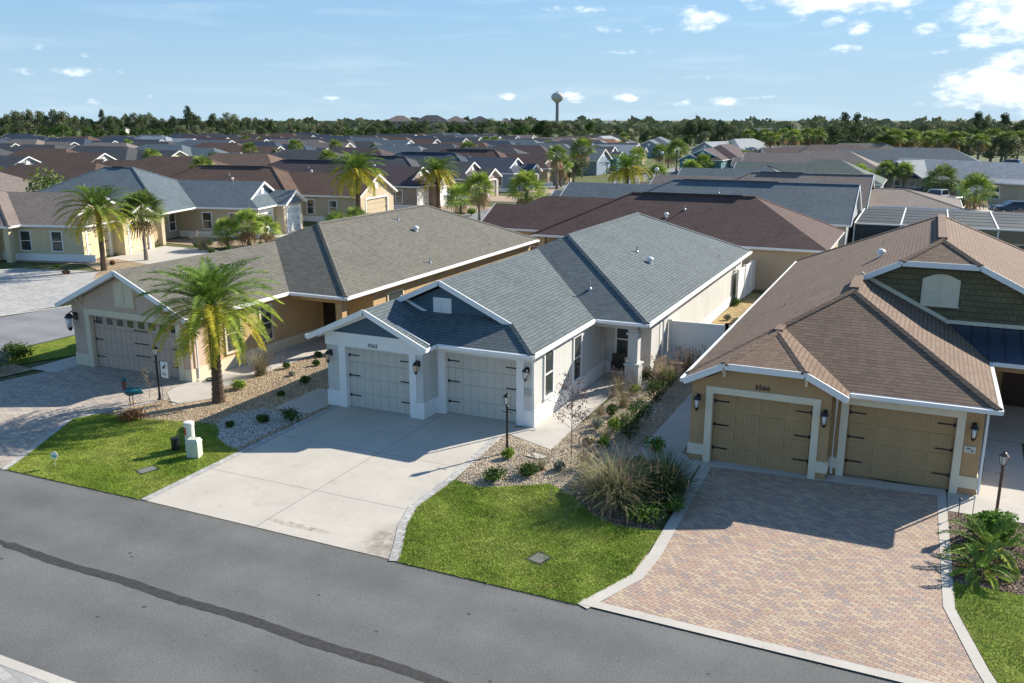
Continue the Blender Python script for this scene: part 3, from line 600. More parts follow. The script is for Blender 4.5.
# ------------------------------------------------------------------ generic villa for the rest of the neighbourhood (local frame, front faces -y)
WALLM = dict(yellow=stucco('yellow_stucco', (.62,.53,.35)), beige=stucco('beige_stucco', (.50,.42,.30)), taupe=stucco('taupe_stucco', (.33,.27,.235)), blue=stucco('blue_grey_stucco', (.22,.28,.35)),
  white=stucco('white_stucco', (.66,.65,.6)), tan=stucco('tan_stucco', (.42,.31,.18)), teal=stucco('teal_stucco', (.12,.26,.30)), grey=stucco('grey_stucco', (.36,.37,.37)), green=stucco('grey_green_stucco', (.28,.33,.27)))
def villa(label, loc, th, roof, wall='beige', s=1, style='dutch', back='hip', depth=26.5, lod=1, gmat=None, door=None, trim=None, group='houses of the neighbourhood', side_gable=True, mw=6.4, ms=6.4):
    root = thing('house', label, 'house', (loc[0], loc[1], 0), R(th), group); trim = trim or WHITE; wm = WALLM[wall]; gmat = gmat or wm; door = door or wm
    ze = 2.72; m = .48; X = lambda a, b: (min(s*a, s*b), max(s*a, s*b)); rk = []; cp = []; ev = []
    roofm = MB()
    def add(*a, **k):
        r, c, e = block(roofm, *a, **k); rk.extend(r); cp.extend(c); ev.extend(e); return r
    mx0, mx1 = X(-4.42, mw); add(mx0, mx1, ms, depth, ze, m, ('hip',), (back,))
    wx0, wx1 = X(-4.4, 4.1)
    if style == 'dutch': add(wx0+.004, wx1-.004, .45, 11.2, ze-.004, m, ('dutch', 1.35), ('gable',)); gy = 1.8+.3; zb = ze+m*1.35; hw = (wx1-wx0)/2-1.35-.3
    elif style == 'gable': add(wx0+.004, wx1-.004, -.35, 11.2, ze-.004, m, ('gable',), ('gable',)); gy = 0.02; zb = ze-.1; hw = (wx1-wx0)/2-.25
    else: add(wx0+.004, wx1-.004, .45, 11.2, ze-.004, m, ('hip',), ('gable',)); gy = None
    rk = [r for r in rk if not (abs(r[0][1]-11.2) < .01)]
    gx0, gx1 = X(-4.4, .3)
    if style != 'gable': add(gx0, gx1, -.4, 3.2, ze-.012, m, ('gable',), ('gable',)); rk = [r for r in rk if abs(r[0][1]-3.2) > .01]
    ro = obj('roof', roofm, [RF[roof], trim], root)
    if lod < 2: obj('ridge_cap', caps_mb(cp[:3]+cp[4:5]), RF[roof], ro)
    obj('rake_trim', rakes_mb(rk), trim, root)
    g = MB(); xc = (wx0+wx1)/2
    if gy is not None: g.ngable([(xc-hw, zb-.05), (xc+hw, zb-.05), (xc, zb-.05+m*hw)], gy, gy+.1)
    if style != 'gable': gc = (gx0+gx1)/2; g.ngable([(gc-2.1, 2.6), (gc+2.1, 2.6), (gc, 2.6+m*2.1)], -.02, .1)
    if back == 'gable': mc = (mx0+mx1)/2; g.ngable([(mc-5.0, 2.6), (mc+5.0, 2.6), (mc, 2.6+m*5.0)], depth-.35, depth-.25)
    if g.v: obj('gable', g, gmat, root)
    if gy is not None and lod < 3:
        mb = MB(); zc = zb+m*hw*.5; mb.box(xc-.3, xc+.3, gy-.05, gy+.01, zc-.35, zc+.25); obj('gable_vent', mb, trim, root)
    # walls
    wb = MB(); bm_ = MB(); a, b = X(-4.05, 3.75)
    def wbx(x0, x1, y0, y1):
        wb.box(x0, x1, y0, y1, 0, 2.68)
        if lod < 2: bm_.box(x0-.03, x1+.03, y0-.03, y1+.03, 0, .55)
    ga, gb = X(-4.05, 0.0)
    wall_open(wb, ga, gb, 0, .9, 2.68, [(gc2-1.35, gc2+1.35, 0, 2.25) for gc2 in [(ga+gb)/2]]) if style != 'gable' else None
    if style == 'gable': wall_open(wb, a, b, 0, .9, 2.68, [((a+b)/2-2.4, (a+b)/2+2.4, 0, 2.25)])
    else:
        ha, hb = X(0.0, 3.75); wall_open(wb, ha, hb, .9, 1.2, 2.68, [((ha+hb)/2-1.35, (ha+hb)/2+1.35, 0, 2.25)])
    y1 = 1.2 if style != 'gable' else .9
    wb.box(a, b, y1, 8.5, 0, 2.68); ma, mbx = X(-4.1, mw-.35); wb.box(ma, mbx, ms+2.1, depth-.35, 0, 2.68)
    e0, e1 = X(mw-.8, mw-.35); wb.box(e0, e1, ms+.4, ms+.85, 0, 2.68)
    obj('wall', wb, wm, root)
    if style == 'gable': dl = [((a+b)/2-2.4, (a+b)/2+2.4, .15)]
    else: dl = [((ga+gb)/2-1.35, (ga+gb)/2+1.35, .15), ((ha+hb)/2-1.35, (ha+hb)/2+1.35, 1.05)]
    for (p, q, y) in dl:
        if lod < 2:
            garage_door(root, p, q, y, 2.25, door, 'groove', lod=1)
            mb = MB(); surround(mb, p, q, y-.15, 2.25, .16, .04); obj('door_surround', mb, trim, root)
        elif lod == 2:
            mb = MB(); mb.box(p, q, y, y+.05, 0, 2.25); obj('garage_door', mb, door, root)
    if lod < 3:
        for yy in (3.0, 5.6): window(root, s*3.75, yy, .8, .8, 1.4, R(90*s), trim)
        window(root, s*-4.05, 3.5, .8, .8, 1.4, R(-90*s), trim)
        window(root, s*-4.1, 12, .9, .9, 1.2, R(-90*s), trim); window(root, s*(mw-.35), 12, .9, .9, 1.2, R(90*s), trim); window(root, s*4.7, ms+2.1, .7, .9, 1.4, 0, trim)
    if lod < 2:
        band = MB(); band.box(a-.03, a+.01, -.0, 8.4, 0, .55); band.box(b-.01, b+.03, y1, 8.4, 0, .55)
        obj('wall_band', band, trim, root); obj('gutter', gutters_mb([e for e in ev if abs(e[0][0]-e[1][0]) < .01][:4]), trim, root)
        mbv = MB(); mbv.box(mx0+(mx1-mx0)/2-.14, mx0+(mx1-mx0)/2+.14, ms+(mx1-mx0)/2+.8, max(depth-(mx1-mx0)/2-.8, ms+(mx1-mx0)/2+1.2), ze+m*(mx1-mx0)/2, ze+m*(mx1-mx0)/2+.08); obj('ridge_vent', mbv, BLACK, ro)  # shingle-covered vent; its shaded side is put into the black colour
        pipe_vent(root, (s*(mw-2.7), 15, ze+m*2.7), (0,0,0), 'dome'); pipe_vent(root, (s*(mw-3.6), 16, ze+m*3.6), (0,0,0), 'pipe')
    return root
# ------------------------------------------------------------------ the three near houses
def rkfix(q):     # the big clipped gable's left rake starts where it leaves the garage wing's slope
    if abs(q[0][1]-33.6) < .01 and abs(q[0][0]+6.15) < .01: return ((-1.86, 33.6, 4.865), q[1])
    return q
def hero_roof(root, off, blocks, mat, trim, capidx=None, gut=True):
    mb = MB(); rk, cp, ev = [], [], []
    for kw in blocks:
        drop = kw.pop('drop', []); nogut = kw.pop('nogut', False); capf = kw.pop('capf', lambda c: True)
        r, c, e = block(mb, **kw); rk += [q for q in r if not any(abs(q[0][1]-d) < .01 for d in drop)]; cp += [q for q in c if capf(q)]
        if not nogut: ev += e
    ro = obj('roof', mb, [mat, trim], root, off); obj('ridge_cap', caps_mb(cp), mat, ro, off)
    obj('rake_trim', rakes_mb([rkfix(q) for q in rk]), trim, root, off)
    return ro, ev
STW = stucco('light_greige_stucco', (.60, .60, .565)); STWD = plain('greige_door_paint', (.56, .53, .465), .6, .03)
# --- centre house
O2 = (-15.6, 25.75, 0)
h2 = thing('house', 'white house with blue siding gables, slate roof and plain concrete driveway', 'house', O2)
m = .46; ze = 2.72
ro, ev = hero_roof(h2, O2, [dict(x0=-20.0, x1=-9.2, y0=32.2, y1=53.6, ze=ze, m=m, f=('hip',), b=('hip',), capf=lambda c: not (c[0][0] == -20.0 and c[0][1] == 32.2)),
    dict(x0=-19.9, x1=-11.35, y0=26.1, y1=37, ze=ze-.004, m=m, f=('dutch', 1.35), b=('gable',), drop=[37], capf=lambda c: c[0][0] > -19 and abs(c[0][0]+15.6) > .3, nogut=True),
    dict(x0=-19.93, x1=-14.95, y0=25.3, y1=27.85, ze=ze-.01, m=m, f=('gable',), b=('gable',), drop=[27.85], capf=lambda c: False, nogut=True)], RF['blue_grey'], WHITE)
obj('gutter', gutters_mb([((-11.3,26.05,ze),(-11.3,32.2,ze)), ((-14.9,26.06,ze),(-11.25,26.06,ze)), ((-11.3,32.15,ze),(-9.15,32.15,ze)), ((-9.15,32.15,ze),(-9.15,53.6,ze)), ((-20.0,25.35,ze),(-20.0,53.6,ze))]), WHITE, h2, O2)
mb = MB(); mb.tube([(-11.45,26.35,2.6),(-11.42,26.42,.12),(-11.3,26.3,.06)], .035, 6); mb.tube([(-9.5,35.6,2.6),(-9.5,35.6,.1)], .035, 6); obj('downspout', mb, WHITE, h2, O2)
mb = MB(); mb.ngable([(-18.25,3.2),(-13.01,3.2),(-15.63,3.2+m*2.62)], 27.75, 27.85); obj('gable', mb, BLUESIDE, h2, O2)
mb = MB(); mb.ngable([(-19.1,2.8),(-15.7,2.8),(-17.4,2.8+.49*1.7)], 25.73, 25.85); obj('gable', mb, BLUESIDE, h2, O2)
mb = MB(); mb.ngable([(-19.6,2.62),(-15.2,2.62),(-17.4,2.62+.46*2.2+.02)], 25.66, 25.73)
mb2 = MB(); mb2.bar((-17.4,27.72,3.90),(-16.25,27.72,3.39),.05,.1); mb2.bar((-16.27,27.72,3.37),(-13.0,27.72,3.37),.05,.1); obj('gable_trim', mb2, WHITE, h2, O2)
mb2 = MB()
for (p, q) in (((-19.75,25.68,2.80),(-17.4,25.68,3.80)), ((-15.05,25.68,2.80),(-17.4,25.68,3.80))): mb2.bar(p, q, .06, .22, 0, -.12)
obj('gable_trim', mb2, WHITE, h2, O2)
louver(h2, -16.0, -15.25, 3.42, 4.0, 27.74, WHITE, O2, 0, 'gable_vent')
wb = MB(); wall_open(wb, -19.4, -15.35, 25.75, 26.6, 2.68, [(-18.58, -15.88, 0, 2.28)]); wall_open(wb, -15.35, -11.5, 26.6, 27.0, 2.68, [(-14.93, -12.13, 0, 2.28)])
wb.box(-19.4, -11.5, 27.0, 34.2, 0, 2.68); wb.box(-19.5, -9.6, 34.2, 53.2, 0, 2.68)
wb.box(-11.5, -9.72, 32.62, 32.92, 2.32, 2.68); wb.box(-10.02, -9.72, 32.92, 34.2, 2.32, 2.68)
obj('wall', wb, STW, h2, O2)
band = MB(); b = .035
band.box(-19.4-b, -18.85, 25.75-b, 25.76, 0, .6); band.box(-15.62, -15.35+b, 25.75-b, 25.76, 0, .6); band.box(-15.35, -15.35+b, 25.76, 26.6, 0, .6); band.box(-15.35+b, -15.2, 26.6-b, 26.61, 0, .6)
band.box(-11.86, -11.5+b, 26.6-b, 26.61, 0, .6); band.box(-11.5, -11.5+b, 26.61, 34.2, 0, .6); band.box(-19.4-b, -19.4, 25.76, 33, 0, .6); band.box(-11.5+b, -9.6, 34.2-b, 34.2, 0, .5); band.box(-9.6, -9.6+b, 34.2, 53.2, 0, .5)
obj('wall_band', band, WHITE, h2, O2)
beam = MB(); beam.box(-19.43, -15.32, 25.71, 25.75, 2.34, 2.84); beam.box(-15.32, -11.47, 26.56, 26.6, 2.34, 2.62)
for (a, c, y) in ((-18.85, -18.58, 25.75), (-15.88, -15.62, 25.75), (-15.2, -14.93, 26.6), (-12.13, -11.86, 26.6)): beam.box(a-.006, c+.006, y-.045, y+.18, 0, 2.34)
obj('door_surround', beam, WHITE, h2, O2)
garage_door(h2, -18.58, -15.88, 25.95, 2.3, STWD, 'groove', O2); garage_door(h2, -14.93, -12.13, 26.8, 2.3, STWD, 'groove', O2)
for (x, y) in ((-19.2, 25.72), (-15.5, 25.72), (-11.72, 26.57)): wall_lamp(h2, x, y, 1.95, O2, amber=(x < -12), sc=1.15)
number(h2, '3562', -17.58, 25.705, 2.41, .19, BLACK, O2)
mb = MB(); mb.box(-11.84, -11.6, 26.56, 26.6, 1.12, 1.36); obj('wall_plaque', mb, plain('grey_plaque', (.4,.4,.38)), h2, O2)
window(h2, -11.5, 27.87, .82, .72, 1.6, R(90), WHITE, O2); window(h2, -11.5, 30.7, .66, .74, 1.66, R(90), WHITE, O2)
window(h2, -10.75, 34.2, .75, .6, 1.5, 0, WHITE, O2); window(h2, -9.6, 50.9, 1.75, .5, .42, R(90), WHITE, O2)
mb = MB(); mb.box(-10.08, -9.68, 32.58, 32.98, .95, 2.32); mb.box(-10.16, -9.6, 32.5, 33.06, 0, .9); mb.box(-10.2, -9.56, 32.46, 33.1, .9, .97); mb.box(-10.14, -9.62, 32.52, 33.04, 2.12, 2.2); obj('column', mb, STW, h2, O2)
pipe_vent(h2, (-12.31,40.76,4.15), O2); pipe_vent(h2, (-11.47,40.14,3.77), O2, 'dome'); pipe_vent(h2, (-9.9,48.01,3.05), O2, 'thin'); pipe_vent(h2, (-12.2,33.96,3.53), O2)
mb = MB(); mb.box(-11.5,-11.44,29.0,29.1,.35,.5); mb.tube([(-11.44,29.05,.42),(-11.36,29.05,.42),(-11.36,29.05,.36)],.02,6); obj('hose_tap', mb, WHITE, h2, O2)

# --- left house
ST1 = stucco('taupe_front_stucco', (.56, .425, .325)); ST1_SUN = stucco('sunlit_tan_stucco', (.52, .36, .19)); D1 = plain('taupe_door_paint', (.50, .385, .30), .6, .04)  # second stucco: the sunlit tone of the right-hand walls is put into its colour
O1 = (-29.75, 25.8, 0)
h1 = thing('house', 'taupe house with one wide garage door, behind the big feather palm', 'house', O1)
ro, ev = hero_roof(h1, O1, [dict(x0=-33.3, x1=-22.7, y0=31.7, y1=53.1, ze=ze, m=m, capf=lambda c: not (c[0][0] == -33.3 and c[0][1] == 31.7)),
    dict(x0=-33.05, x1=-25.8, y0=25.35, y1=37.2, ze=ze-.004, m=m, f=('gable',), b=('gable',), drop=[37.2], capf=lambda c: False, nogut=True)], RF['grey_tan'], WHITE)
obj('gutter', gutters_mb([((-25.75,25.4,ze),(-25.75,31.65,ze)), ((-25.75,31.65,ze),(-22.65,31.65,ze)), ((-22.65,31.65,ze),(-22.65,53.1,ze)), ((-33.1,25.4,ze),(-33.1,31.7,ze)), ((-33.35,31.8,ze),(-33.35,53,ze))]), WHITE, h1, O1)
mb = MB(); mb.tube([(-26.0,26.05,2.6),(-26.08,26.1,2.4),(-26.08,26.1,.1),(-25.95,25.95,.05)], .035, 6); obj('downspout', mb, WHITE, h1, O1)
wb = MB(); wall_open(wb, -32.65, -26.15, 25.8, 26.6, 2.7, [(-31.62, -26.77, 0, 2.28)]); wb.ngable([(-32.65,2.7),(-26.2,2.7),(-29.42,2.7+.46*3.22)], 25.8, 25.95)
obj('wall', wb, ST1, h1, O1)
wb = MB(); wb.box(-32.65, -26.152, 26.6, 34.4, 0, 2.7); wb.box(-33.1, -23.1, 34.4, 52.7, 0, 2.7); wb.box(-26.15, -23.2, 32.1, 32.4, 2.3, 2.7); wb.box(-23.5, -23.2, 32.4, 34.4, 2.3, 2.7); obj('wall', wb, ST1_SUN, h1, O1)
mb = MB(); surround(mb, -31.62, -26.77, 25.8, 2.3, .26, .05); obj('door_surround', mb, CREAM, h1, O1)
mb = MB(); mb.box(-32.69, -31.9, 25.76, 25.8, 0, .52); mb.box(-26.5, -26.11, 25.76, 25.8, 0, .52); mb.box(-26.15, -26.11, 25.8, 34.4, 0, .52); mb.box(-26.11, -23.1, 34.36, 34.4, 0, .5); obj('wall_band', mb, CREAM, h1, O1)
gd = garage_door(h1, -31.6, -26.79, 26.0, 2.3, D1, 'groove', O1)
mb = MB()
for k in range(8): x = -31.45+k*.6; mb.box(x, x+.36, 25.965, 25.99, 1.9, 2.18)
obj('door_window', mb, GLASS, gd, O1)
mb = MB()
for z in (1.8, 1.25, .72): mb.box(-29.35, -28.5, 25.968, 25.981, z-.025, z+.025)
obj('hinge_strap', mb, BLACK, gd, O1)
wall_lamp(h1, -32.42, 25.76, 2.02, O1, sc=1.9)
louver(h1, -29.98, -28.9, 2.85, 3.92, 25.78, CREAM, O1, .14)
mb = MB(); mb.box(-29.4,-29.1,25.74,25.755,2.36,2.48); obj('wall_plaque', mb, CREAM, h1, O1)
for x, s in ((-32.0, 1), (-27.5, -1)):
    mb = MB(); mb.bar((x,25.75,2.75),(x,25.4,3.2 if False else 3.05),.07,.07); mb.box(x-.035,x+.035,25.72,25.8,2.65,3.05); obj('bracket', mb, CREAM, h1, O1)
window(h1, -26.15, 28.3, .75, .85, 1.5, R(90), CREAM, O1); window(h1, -26.15, 30.4, .75, .7, 1.5, R(90), CREAM, O1); window(h1, -23.1, 36.3, 1.2, 1.3, .9, R(90), CREAM, O1)
mb = MB(); mb.box(-23.55, -23.2, 32.05, 32.4, 0, 2.3); mb.box(-23.62, -23.13, 31.98, 32.47, 0, .85); obj('column', mb, ST1_SUN, h1, O1)
mb = MB(); mb.box(-25.95, -25.0, 34.32, 34.36, 0, 2.2); obj('front_door', mb, plain('dark_door', (.03,.025,.02), .4), h1, O1)
for p, k in (((-27.11,43.16,4.75),'pipe'), ((-25.9,43.09,4.19),'dome'), ((-23.3,40.1,3.0),'pipe'), ((-23.35,47.1,3.02),'thin')): pipe_vent(h1, p, O1, k)

# --- right house
ST3 = stucco('ochre_tan_stucco', (.48, .315, .165)); D3 = plain('ochre_door_paint', (.44, .29, .145), .6, .05); CREAM3 = plain('pale_khaki_paint', (.76, .67, .50), .65, .05)
O3 = (-1.9, 25.95, 0)
h3 = thing('house', 'ochre house with brown roof, olive gable wall and brick paver driveway', 'house', O3)
ro, ev = hero_roof(h3, O3, [dict(x0=-6.15, x1=7.45, y0=33.6, y1=51.0, ze=ze, m=.5, f=('clip', 5.5, 1.6), b=('hip',), nogut=True),
    dict(x0=-6.142, x1=2.35, y0=26.15, y1=34.05, ze=ze-.004, m=.5, f=('hip', 4.75), b=('gable',), drop=[34.05], nogut=True),
    dict(x0=-6.134, x1=-1.45, y0=25.55, y1=31, ze=ze-.008, m=.5, f=('clip', 3.3, 2.3), b=('gable',), drop=[31], nogut=True, capf=lambda c: not (abs(c[0][0]-c[1][0]) < .01))], RF['brown'], WHITE)
mb = MB(); mb.box(.5, .8, 35.3, 44.0, 6.10, 6.2); mb.box(-2.05,-1.75,30.95,33.3,4.83,4.93); mb.box(-3.92,-3.67,27.9,28.7,3.88,3.95); obj('ridge_vent', mb, RF['brown'], ro, O3)
obj('gutter', gutters_mb([((-1.42,26.1,ze),(2.4,26.1,ze)), ((2.4,26.1,ze),(2.4,31.7,ze)), ((2.4,31.55,ze),(7.5,31.55,ze)), ((-6.2,25.6,ze),(-6.2,51,ze)), ((7.5,31.5,ze),(7.5,51,ze))]), WHITE, h3, O3)
mb = MB(); mb.tube([(2.3,26.2,2.6),(2.12,26.45,2.45),(2.12,26.45,.1)], .035, 6); mb.tube([(-1.45,25.75,2.6),(-1.78,26.35,2.5),(-1.78,26.35,.1)], .035, 6); obj('downspout', mb, WHITE, h3, O3)
mb = MB(); mb.ngable([(-5.6,2.85),(-.42,5.36),(1.72,5.36),(6.9,2.85)], 34.0, 34.1); obj('gable', mb, OLIVE, h3, O3)
mb = MB(); mb.bar((-1.9,33.97,4.92),(1.02,33.97,3.46),.05,.13); mb.bar((1.0,33.97,3.42),(7.0,33.97,3.42),.05,.13); obj('gable_trim', mb, CREAM3, h3, O3)
louver(h3, .14, 1.34, 3.98, 5.08, 33.98, CREAM3, O3, .2)
mb = MB(); mb.slab([(2.36,31.6,2.74),(7.45,31.6,2.74),(7.45,34.0,3.34),(1.1,34.0,3.34)], .06, 0, 0)
for k in range(12):
    x = 1.35+k*.5
    if x < 2.36: y0 = 34.0-(x-1.1)/(1.26)*2.4
    else: y0 = 31.62
    mb.bar((x, y0, 2.74+(y0-31.6)*.25+.02), (x, 33.98, 3.335+.02), .03, .05)
obj('metal_roof', mb, NAVYM, h3, O3)
wb = MB(); wall_open(wb, -5.95, -1.9, 25.95, 26.52, 2.7, [(-5.3, -2.38, 0, 2.26)]); wb.ngable([(-5.5,2.7),(-4.95,3.0),(-4.95+.15,3.1),(-2.8,3.1),(-2.1,2.7)], 25.95, 26.1)
wall_open(wb, -1.9, 2.05, 26.52, 27.0, 2.7, [(-1.46, 1.4, 0, 2.26)]); wb.box(-5.95, 2.05, 27.0, 36.2, 0, 2.7); wb.box(-5.95, 7.1, 36.2, 50.6, 0, 2.7); wb.box(2.05, 7.1, 31.85, 32.1, 2.35, 2.68); wb.box(6.7, 7.1, 31.85, 32.25, 0, 2.35)
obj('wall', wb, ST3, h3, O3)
mb = MB(); surround(mb, -5.3, -2.38, 25.95, 2.26, .2, .05)
surround(mb, -1.46, 1.4, 26.52, 2.26, .2, .05); obj('door_surround', mb, CREAM3, h3, O3)
mb = MB()
for (a, c, y) in ((-5.99, -5.5, 25.95), (-2.18, -1.86, 25.95), (-1.86, -1.66, 26.52), (1.6, 2.09, 26.52)): mb.box(a, c, y-.04, y+.005, .22, .56)
mb.box(-1.9, -1.86, 25.95, 26.48, .22, .56); mb.box(2.05, 2.09, 26.52, 36, .22, .56); mb.box(-5.99, -5.95, 25.95, 50, .22, .56); obj('wall_band', mb, CREAM3, h3, O3)
garage_door(h3, -5.3, -2.38, 26.15, 2.28, D3, 'panel', O3); garage_door(h3, -1.46, 1.4, 26.72, 2.28, D3, 'panel', O3)
for (x, y) in ((-5.72, 25.92), (-2.04, 25.92), (1.82, 26.48)): wall_lamp(h3, x, y, 1.97, O3, sc=1.2)
number(h3, '3566', -4.07, 25.93, 2.52, .2, BLACK, O3)
mb = MB(); mb.box(1.64, 1.93, 26.47, 26.52, 1.27, 1.46); pl = obj('wall_plaque', mb, plain('cream_plaque', (.68,.64,.54)), h3, O3)
mb = MB(); mb.box(1.70, 1.80, 26.46, 26.47, 1.38, 1.42); mb.box(1.82, 1.88, 26.46, 26.47, 1.31, 1.36); obj('plaque_marks', mb, plain('plaque_ink', (.2,.2,.2)), pl, O3)
for x in (-4.98, -2.62): 
    mb = MB(); mb.box(x-.04, x+.04, 25.7, 25.95, 2.98, 3.08); mb.box(x-.04, x+.04, 25.87, 25.95, 2.8, 2.98); obj('bracket', mb, CREAM3, h3, O3)
mb = MB(); mb.box(3.2, 4.2, 36.12, 36.17, 0, 2.2); obj('front_door', mb, plain('brown_door', (.05,.03,.02), .4), h3, O3)
window(h3, 5.6, 36.2, .8, 1.0, 1.4, 0, CREAM3, O3)
pipe_vent(h3, (-1.56,41.84,5.02), O3, 'thin'); pipe_vent(h3, (-1.43,37.56,5.08), O3, 'dome'); pipe_vent(h3, (-4.4,33.6,3.55), O3, 'thin')

# ------------------------------------------------------------------ the rest of the neighbourhood
villa('pale yellow house with tan roof across the side road', (-56.3,49.9), 105, 'tan', 'yellow', -1, 'dutch', mw=5.3, ms=5.6, gmat=WALLM['yellow'], door=WALLM['yellow'], lod=1)
villa('beige house with blue board gables next behind the yellow house', (-53.6,65.8), 104, 'slate', 'beige', -1, 'dutch', mw=9.4, depth=23, gmat=BATTEN, door=plain('white_door',(.7,.7,.68)), lod=1)
villa('beige house with brown roof and pale gable behind the blue gabled house', (-52.6,79.6), 96, 'choc', 'beige', -1, 'gable', gmat=WALLM['beige'], lod=1)
villa('taupe house with plum brown roof behind the low feather palm', (-53.4,93.8), 93, 'mauve', 'taupe', -1, 'dutch', gmat=WALLM['taupe'], lod=1, door=WHITE)
villa('house with dark grey roof right of the low feather palm', (-53.8,108), 92, 'dark', 'taupe', -1, 'dutch', lod=1)
villa('blue grey house with blue black roof left of the small tan house', (-53.8,122), 90, 'navy', 'blue', -1, 'dutch', gmat=WALLM['blue'], lod=1)
villa('small tan house with red brown roof between two slim palms', (-54.2,136.4), 88, 'red_brown', 'tan', -1, 'dutch', lod=1)
villa('long dark red brown roofed house directly behind the white house', (-30.6,61.75), -90, 'red_brown', 'beige', 1, 'hip', depth=25.6, lod=1)
villa('slate roofed house with white rear gable edge behind the red brown roof', (-31.5,76.4), -90, 'slate', 'grey', 1, 'dutch', back='gable', depth=26.6, lod=1)
villa('taupe roofed house with rear gable, second behind the red brown roof', (-27.5,90.4), -90, 'taupe', 'beige', 1, 'dutch', back='gable', depth=22.8, lod=1)
villa('slate roofed house behind the taupe shingled rear gable', (-28.5,105), -90, 'slate', 'grey', 1, 'dutch', lod=2, depth=17)
villa('green grey hip roofed house in front of the wide plain brown roof', (-25.5,122.5), -90, 'green', 'grey', 1, 'dutch', lod=2, depth=20.5)
villa('wide plain brown roofed house right of the round palm, near the wood', (-31,158), -90, 'taupe', 'beige', 1, 'dutch', lod=2, depth=24)
bw = thing('house', 'large pale grey roofed house with navy gable behind the white pickup truck', 'house', (-3.5,134.8,0), R(-36))
mb = MB(); r1, c1, e1 = block(mb, -.2, 9.4, -3.9, 17, 2.72, .46, ('gable',), ('gable',), axis='x'); r2, c2, e2 = block(mb, -4.35, 4.35, -1.4, 4.6, 2.715, .48, ('gable',), ('gable',)); r3, c3, e3 = block(mb, -.6, 8.6, 12.2, 21, 2.70, .33, ('gable',), ('gable',), axis='x')
obj('roof', mb, [RF['pale'], WHITE], bw); obj('rake_trim', rakes_mb([q for q in r1+r2+r3 if abs(q[0][1]-4.6) > .01 and abs(q[0][0]-12.2) > .01]), WHITE, bw); mb = MB(); mb.ngable([(-4.1,2.62),(4.1,2.62),(0,4.6)], -1.05, -.95); obj('gable', mb, plain('navy_siding',(.03,.055,.11)), bw)
mb = MB(); mb.box(-3.8, 3.9, -.95, 9, 0, 2.66); mb.box(3.9, 16.6, .3, 8.9, 0, 2.66); mb.box(16.6, 20.6, 0, 8.1, 0, 2.66); obj('wall', mb, WALLM['beige'], bw)
for a in (-2.6, .2, 2.4): window(bw, a, -.95, .7, .9, 1.5, 0, WHITE)
for a in (6.5, 13.5): window(bw, a, .3, .7, 1.0, 1.5, 0, WHITE)
window(bw, 18.6, 0, .7, 1.0, 1.5, 0, WHITE)
mb = MB(); mb.box(8.3, 11.6, .22, .3, 0, 2.2); obj('garage_door', mb, WHITE, bw)
# hip roofed brown house with the white fascia behind the pool cage
bh = thing('house', 'low brown hip roofed house directly behind the dark pool cage', 'house', (2, 92, 0))
mb = MB(); r, c, e = block(mb, -5.0, 5.0, -17.5, .9, 2.72, .24, axis='x'); obj('roof', mb, [RF['taupe'], WHITE], bh); obj('gutter', gutters_mb(e), WHITE, bh); obj('ridge_cap', caps_mb(c[:2]+c[2:]), RF['taupe'], bh)
mb = MB(); mb.box(-17, .4, -4.5, 4.5, 0, 2.65); obj('wall', mb, WALLM['beige'], bh)
# grid of farther houses, in rows along the parallel streets
def proj(x, y, z):
    cy, sy = math.cos(YAW), math.sin(YAW); fw = -sy*x+cy*y; r = cy*x+sy*y; dz = z-H; c, s = math.cos(PITCH), math.sin(PITCH); d = fw*c-dz*s
    return (512+FPX*r/d, 341.5-FPX*(fw*s+dz*c)/d, d)
rr = random.Random(11)
RN = dict(dark='dark grey', navy='blue-black', brown='brown', choc='chocolate brown', red_brown='red-brown', slate='slate blue', pale='pale grey', tan='tan', taupe='taupe', mauve='plum brown', orange='orange', green='green-grey', grey_tan='grey-tan')
ORD = ['first','second','third','fourth','fifth','sixth','seventh','eighth','ninth','tenth','eleventh','twelfth','thirteenth','fourteenth','fifteenth','sixteenth','seventeenth','eighteenth','nineteenth']
rows = [(-109,-90,'behind the yellow house'), (-123,90,'past the second street'), (-178,-90,'behind that second street'), (-192,90,'past the third street'), (-246,-90,'behind that third street'), (-260,90,'nearest the trees')]
seq = ['red_brown','dark','choc','navy','slate','dark','navy','choc','pale','dark','navy','mauve','dark','slate','navy','dark','pale','navy','tan']
for ri, (X0, th, desc) in enumerate(rows):
    items = []
    for k in range(19):
        y = 34+ri*3+k*14.6; xx = X0-(y-34)*.02; 
        cx = xx-13*(1 if th > 0 else -1); px, py, d = proj(cx, y, 3)
        if d < 40 or px < -70 or px > 600 or math.hypot(cx, y) > 355: continue
        if ri == 0 and y < 40: continue
        items.append((px, xx, y))
    items.sort()
    for j, (px, xx, y) in enumerate(items):
        rf = seq[(ri*5+j*3+rr.randint(0, 2)) % len(seq)]; st = rr.choice(['dutch','gable','dutch','hip']); dist = math.hypot(xx, y)
        if ri < 2: rf = [['taupe','choc','choc','brown','dark','mauve','slate','dark','choc','navy','slate','dark','tan','choc','dark','dark','navy','dark','dark'],['dark','choc','dark','slate','choc','navy','taupe','dark','slate','choc','navy','dark','slate','dark','tan','dark','dark','dark','dark']][ri][j]
        if ri == 0: st = 'hip'
        villa(f"{RN[rf]} roofed house, {ORD[min(j,18)]} from left in the row {desc}", (xx, y), th+rr.uniform(-3, 3), rf, rr.choice(['beige','white','yellow','grey']), rr.choice([1,-1]), st, ('hip' if ri == 0 else rr.choice(['hip','hip','gable'])), lod=2 if dist < 170 else 3, gmat=rr.choice([None, WALLM['white'], WALLM['grey'], WALLM['yellow']]), group='houses in the far rows')
